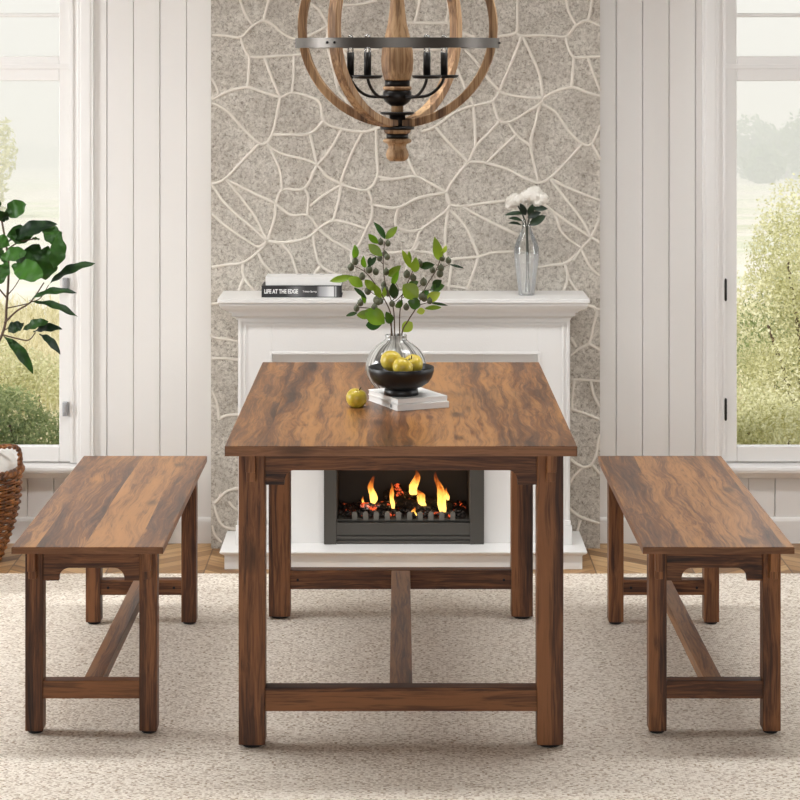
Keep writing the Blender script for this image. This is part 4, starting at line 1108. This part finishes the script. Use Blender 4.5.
FL = [ # base, tip, width, normal, bend
 ((18,105),(112,60),74,(.2,-1,.3),.1), ((25,222),(238,142),66,(-.1,-.9,.6),.14), ((150,180),(30,195),80,(.1,-1,.3),-.05), ((190,145),(232,245),78,(.5,-.9,.2),.2), ((200,235),(188,378),112,(-.15,-1,.1),.1), ((250,175),(225,330),70,(.5,-.8,.1),.12),
 ((100,335),(165,228),72,(.1,-1,.3),.1), ((202,402),(400,308),46,(-.2,-.8,.7),.16), ((122,466),(322,432),36,(0,-.7,.8),.18), ((132,470),(326,534),36,(.1,-.7,.8),.14), ((100,560),(35,600),52,(0,-.9,.5),.1), ((95,590),(205,555),44,(0,-.9,.6),.12), ((140,598),(262,586),40,(.1,-.8,.6),.16),
 ((165,606),(254,692),34,(.4,-.9,.4),.2), ((15,614),(140,772),46,(.4,-.9,.3),.22), ((0,290),(112,262),62,(0,-1,.5),.12), ((50,320),(182,372),92,(0,-1,.5),.12), ((30,300),(-10,400),74,(-.2,-1,.1),.1), ((128,208),(168,208),18,(0,-.7,.7),.1),
 ((40,235),(-20,205),60,(0,-1,.4),.1), ((30,130),(0,90),44,(0,-1,.3),.1), ((10,240),(-60,300),90,(-.2,-1,.2),.1), ((0,90),(-70,40),80,(0,-1,.3),.1), ((-40,360),(-120,420),90,(-.2,-1,.2),.15), ((35,320),(20,268),40,(0,-1,.3),.1), ((70,330),(110,285),50,(0,-1,.6),.1),
]
for (a_, b_, w, n_, bd) in FL:
    bm = bm_new(); d0 = rf.uniform(-.05, .05)
    leaf(bm, PF(*a_, d0), PF(*b_, d0+rf.uniform(-.06, .03)), w*kf*1.05, n_, bd*.8, .22, .10, 14, 1.25, 3.0, rf.uniform(0, 6))
    obj('leaf', bm, mat['fiddle'], pl, fixn=False)

# ================================================================== OUTSIDE
bm = bm_new()
def gz(y): 
    t = max(0, y-DW)
    return -.45 - .046*t + 0.0*t
NX, NY = 24, 60
gv_ = []
for j in range(NY+1):
    y = DW+.17 + 320*(j/NY)**2.2
    gv_.append([bm.verts.new((-70+140*i/NX if y > 30 else (-12+24*i/NX)*(1+ (y-7)/6), y, gz(y) + (.25*mnoise.noise(Vector((i*.8, y*.05, 0))) if j > 6 else 0))) for i in range(NX+1)])
for j in range(NY):
    for i in range(NX): bm.faces.new((gv_[j][i], gv_[j][i+1], gv_[j+1][i+1], gv_[j+1][i])).smooth = True
o = obj('meadow_ground', bm, mat['meadow']); o['kind'] = 'structure'
def foliage(bm, blobs, n, size, seed, shell=.55):
    rg = random.Random(seed)
    tot = sum(b[3]**2 for b in blobs)
    for (x, y, z, r, sz) in blobs:
        for k in range(int(n*r*r/tot)):
            d = Vector((rg.gauss(0,1), rg.gauss(0,1), rg.gauss(0,1))).normalized()
            rr = r*(shell + (1.05-shell)*rg.random()**.6)*(1+.18*mnoise.noise(d*2.5+Vector((x, y, z))))
            c = Vector((x, y, z)) + Vector((d.x, d.y, d.z*sz))*rr
            nn = (d + Vector((rg.gauss(0,1), rg.gauss(0,1), rg.gauss(0,1)))*.7).normalized()
            t1 = Matrix.Rotation(rg.uniform(0, 6.28), 3, nn) @ nn.orthogonal().normalized(); t2 = nn.cross(t1)
            s_ = size*rg.uniform(.6, 1.4)
            bm.faces.new([bm.verts.new(c + p) for p in (-t1*s_, t2*s_*.45 + nn*s_*.1, t1*s_, -t2*s_*.45 + nn*s_*.1)])
def tree(name, label, cat, base, blobs, n, size, m, seed, trunk_r=.15, group=None):
    h = thing(name, label, cat, base, group)
    bm = bm_new(); foliage(bm, blobs, n, size, seed); obj('foliage', bm, m, h, fixn=False)
    bm = bm_new()
    for (x, y, z, r, sz) in blobs[:4]:
        tube(bm, catmull([base, Vector(base).lerp(Vector((x, y, z)), .5) + Vector((trunk_r, 0, 0)), (x, y, z)], 4), [trunk_r, trunk_r*.4], 7)
    obj('trunk' if trunk_r > .05 else 'stem', bm, mat['bark'], h)
# shrubs outside the right window
def gp(px, d): return Vector((X(px, d), d, gz(d)))
d = 11.2
def bl(px, py, dd, rpx, sz=1): 
    q = P(px, py, dd); return (q.x, dd, q.z, rpx*dd/F, sz)
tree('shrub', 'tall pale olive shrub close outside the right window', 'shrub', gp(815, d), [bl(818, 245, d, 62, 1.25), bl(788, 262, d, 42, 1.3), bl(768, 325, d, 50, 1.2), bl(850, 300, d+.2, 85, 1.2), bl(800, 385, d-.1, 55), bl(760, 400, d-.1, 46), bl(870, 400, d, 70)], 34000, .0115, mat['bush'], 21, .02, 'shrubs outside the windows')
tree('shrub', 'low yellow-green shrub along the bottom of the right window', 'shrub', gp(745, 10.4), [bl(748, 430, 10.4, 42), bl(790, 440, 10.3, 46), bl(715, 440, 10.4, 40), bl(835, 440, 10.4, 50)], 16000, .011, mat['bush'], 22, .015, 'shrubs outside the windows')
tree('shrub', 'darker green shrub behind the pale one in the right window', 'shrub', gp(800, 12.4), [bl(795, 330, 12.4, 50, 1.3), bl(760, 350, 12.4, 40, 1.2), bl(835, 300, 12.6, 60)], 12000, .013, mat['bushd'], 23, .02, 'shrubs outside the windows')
# left window
tree('shrub', 'green leafy shrub low outside the left window, near the plant', 'shrub', gp(20, 10.2), [bl(10, 425, 10.2, 38), bl(45, 445, 10.1, 34), bl(-30, 420, 10.3, 45), bl(-80, 430, 10.2, 50), bl(75, 455, 10.2, 30)], 16000, .0115, mat['bushd'], 24, .015, 'shrubs outside the windows')
tree('shrub', 'yellowish scrubby bush beyond the green one, left window', 'shrub', gp(35, 12.8), [bl(40, 395, 12.8, 40), bl(5, 375, 13, 34), bl(-40, 380, 13, 46), bl(85, 400, 12.8, 40)], 16000, .012, mat['bush'], 25, .015, 'shrubs outside the windows')
tree('birch_tree', 'slender pale tree at the left edge of the left window', 'tree', gp(-12, 60), [bl(-8, 150, 60, 24, 1.5), bl(-18, 190, 60, 22, 1.2), bl(-30, 140, 60, 26, 1.3), bl(-6, 215, 60, 12)], 2600, .09, mat['bush'], 26, .07)
# distant trees, right and left
rg = random.Random(31)
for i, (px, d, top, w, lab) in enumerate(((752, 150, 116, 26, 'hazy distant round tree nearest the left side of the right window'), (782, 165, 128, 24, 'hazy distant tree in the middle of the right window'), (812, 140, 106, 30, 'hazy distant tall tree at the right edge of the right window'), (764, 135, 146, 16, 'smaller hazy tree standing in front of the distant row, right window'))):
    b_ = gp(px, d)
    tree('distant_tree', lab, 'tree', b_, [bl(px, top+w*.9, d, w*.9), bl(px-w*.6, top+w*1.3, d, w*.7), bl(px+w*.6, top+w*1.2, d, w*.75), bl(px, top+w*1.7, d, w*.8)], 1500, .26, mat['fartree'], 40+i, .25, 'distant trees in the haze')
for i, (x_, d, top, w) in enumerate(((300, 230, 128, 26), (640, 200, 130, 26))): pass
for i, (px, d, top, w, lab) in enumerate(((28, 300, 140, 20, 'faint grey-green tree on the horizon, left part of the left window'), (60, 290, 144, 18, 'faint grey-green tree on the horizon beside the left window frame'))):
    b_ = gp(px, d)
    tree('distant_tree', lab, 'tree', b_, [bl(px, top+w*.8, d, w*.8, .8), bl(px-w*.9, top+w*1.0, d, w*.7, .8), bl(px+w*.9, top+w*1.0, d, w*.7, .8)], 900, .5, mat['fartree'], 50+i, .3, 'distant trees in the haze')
# tall dry grass
bm = bm_new(); rg = random.Random(41)
for k in range(9000):
    side = rg.random() < .55
    dd = rg.uniform(9.0, 22)
    px = rg.uniform(-90, 75) if side else rg.uniform(725, 860)
    b_ = gp(px, dd); h = rg.uniform(.12, .42); s_ = .004 + .0009*dd*.5; lean = Vector((rg.gauss(0,.12), rg.gauss(0,.12), 0))
    p1 = b_ + Vector((lean.x*.4*h*2, lean.y*.4*h*2, h*.6)); p2 = b_ + Vector((lean.x*h*3, lean.y*h*3, h))
    an = rg.uniform(0, PI); g = Vector((math.cos(an), math.sin(an), 0))*s_
    v = [bm.verts.new(q) for q in (b_-g, b_+g, p1+g*.9, p1-g*.9, p2)]
    bm.faces.new((v[0], v[1], v[2], v[3])); bm.faces.new((v[3], v[2], v[4]))
o = tag(obj('meadow_grass', bm, mat['straw'], fixn=False), 'tall dry straw-coloured grass growing in the meadow outside', 'grass'); o['kind'] = 'stuff'
# haze lying over the valley
a = M('valley_haze')
vs = a.add('VolumeScatter', {'Color': (.94, .965, 1, 1), 'Density': .013, 'Anisotropy': 0.0})
a.t.links.new(vs.outputs[0], a.out.inputs['Volume'])
bm = bm_new(); box(bm, -90, 90, 26, 330, -22, 14)
o = tag(obj('valley_haze', bm, a.m), 'pale morning haze lying over the distant field', 'haze'); o['kind'] = 'stuff'

# ================================================================== LIGHT
w = bpy.data.worlds.new('sky'); SC.world = w; w.use_nodes = True
nt = w.node_tree; bg = nt.nodes['Background']
bg.inputs[0].default_value = (.985, .99, 1.0, 1); bg.inputs[1].default_value = 1.08
def area(name, loc, rot, sx, sy, power, col=(1,1,1), spread=PI):
    l = bpy.data.lights.new(name, 'AREA'); l.shape = 'RECTANGLE'; l.size = sx; l.size_y = sy; l.energy = power; l.color = col; l.spread = spread
    o = bpy.data.objects.new(name, l); COL.objects.link(o); o.location = loc; o.rotation_euler = rot; return o
sy_, sz_ = SWY[1]-SWY[0]-.06, SWZ[1]-SWZ[0]-.06
cyy, czz = sum(SWY)/2, sum(SWZ)/2
area('left_window_daylight', (-RX-.02, cyy, czz), (0, -PI/2, 0), sz_, sy_, 128, (.95, .98, 1.0))
area('right_window_daylight', (RX+.02, cyy, czz), (0, PI/2, 0), sz_, sy_, 46, (.95, .98, 1.0))
area('front_fill', (0, RF-.03, (fz0+fz1)/2), (PI/2, 0, 0), 2*fx-.1, fz1-fz0-.1, 100, (.95, .98, 1.0))  # added fill lamp, brightens the faces turned to the camera
area('skylight_daylight', ((SKX[0]+SKX[1])/2, sum(SKY)/2, RC+.14), (0, 0, 0), SKX[1]-SKX[0]-.04, SKY[1]-SKY[0]-.04, 72, (.965, .985, 1), math.radians(150))
sun = bpy.data.lights.new('sun', 'SUN'); sun.energy = 2.2; sun.angle = .03; sun.color = (1, .96, .86)
so = bpy.data.objects.new('sun', sun); COL.objects.link(so); so.rotation_euler = (math.radians(42), 0, math.radians(-12))
# ================================================================== CAMERA
cam = bpy.data.cameras.new('camera'); co = bpy.data.objects.new('camera', cam); COL.objects.link(co)
co.location = (0, 0, EYE); co.rotation_euler = (PI/2, 0, 0)
cam.sensor_width = 36; cam.lens = F*36/800; cam.shift_y = -(400-HOR)/800; cam.clip_end = 600; cam.clip_start = .05
SC.camera = co
SC.view_settings.view_transform = 'Standard'; SC.view_settings.look = 'None'; SC.view_settings.exposure = -0.14; SC.view_settings.gamma = 1.0
SC.view_settings.use_curve_mapping = False
SC.cycles.use_denoising = True; SC.cycles.max_bounces = 10; SC.cycles.diffuse_bounces = 5; SC.cycles.transparent_max_bounces = 16
SC.cycles.volume_bounces = 1; SC.cycles.sample_clamp_indirect = 6
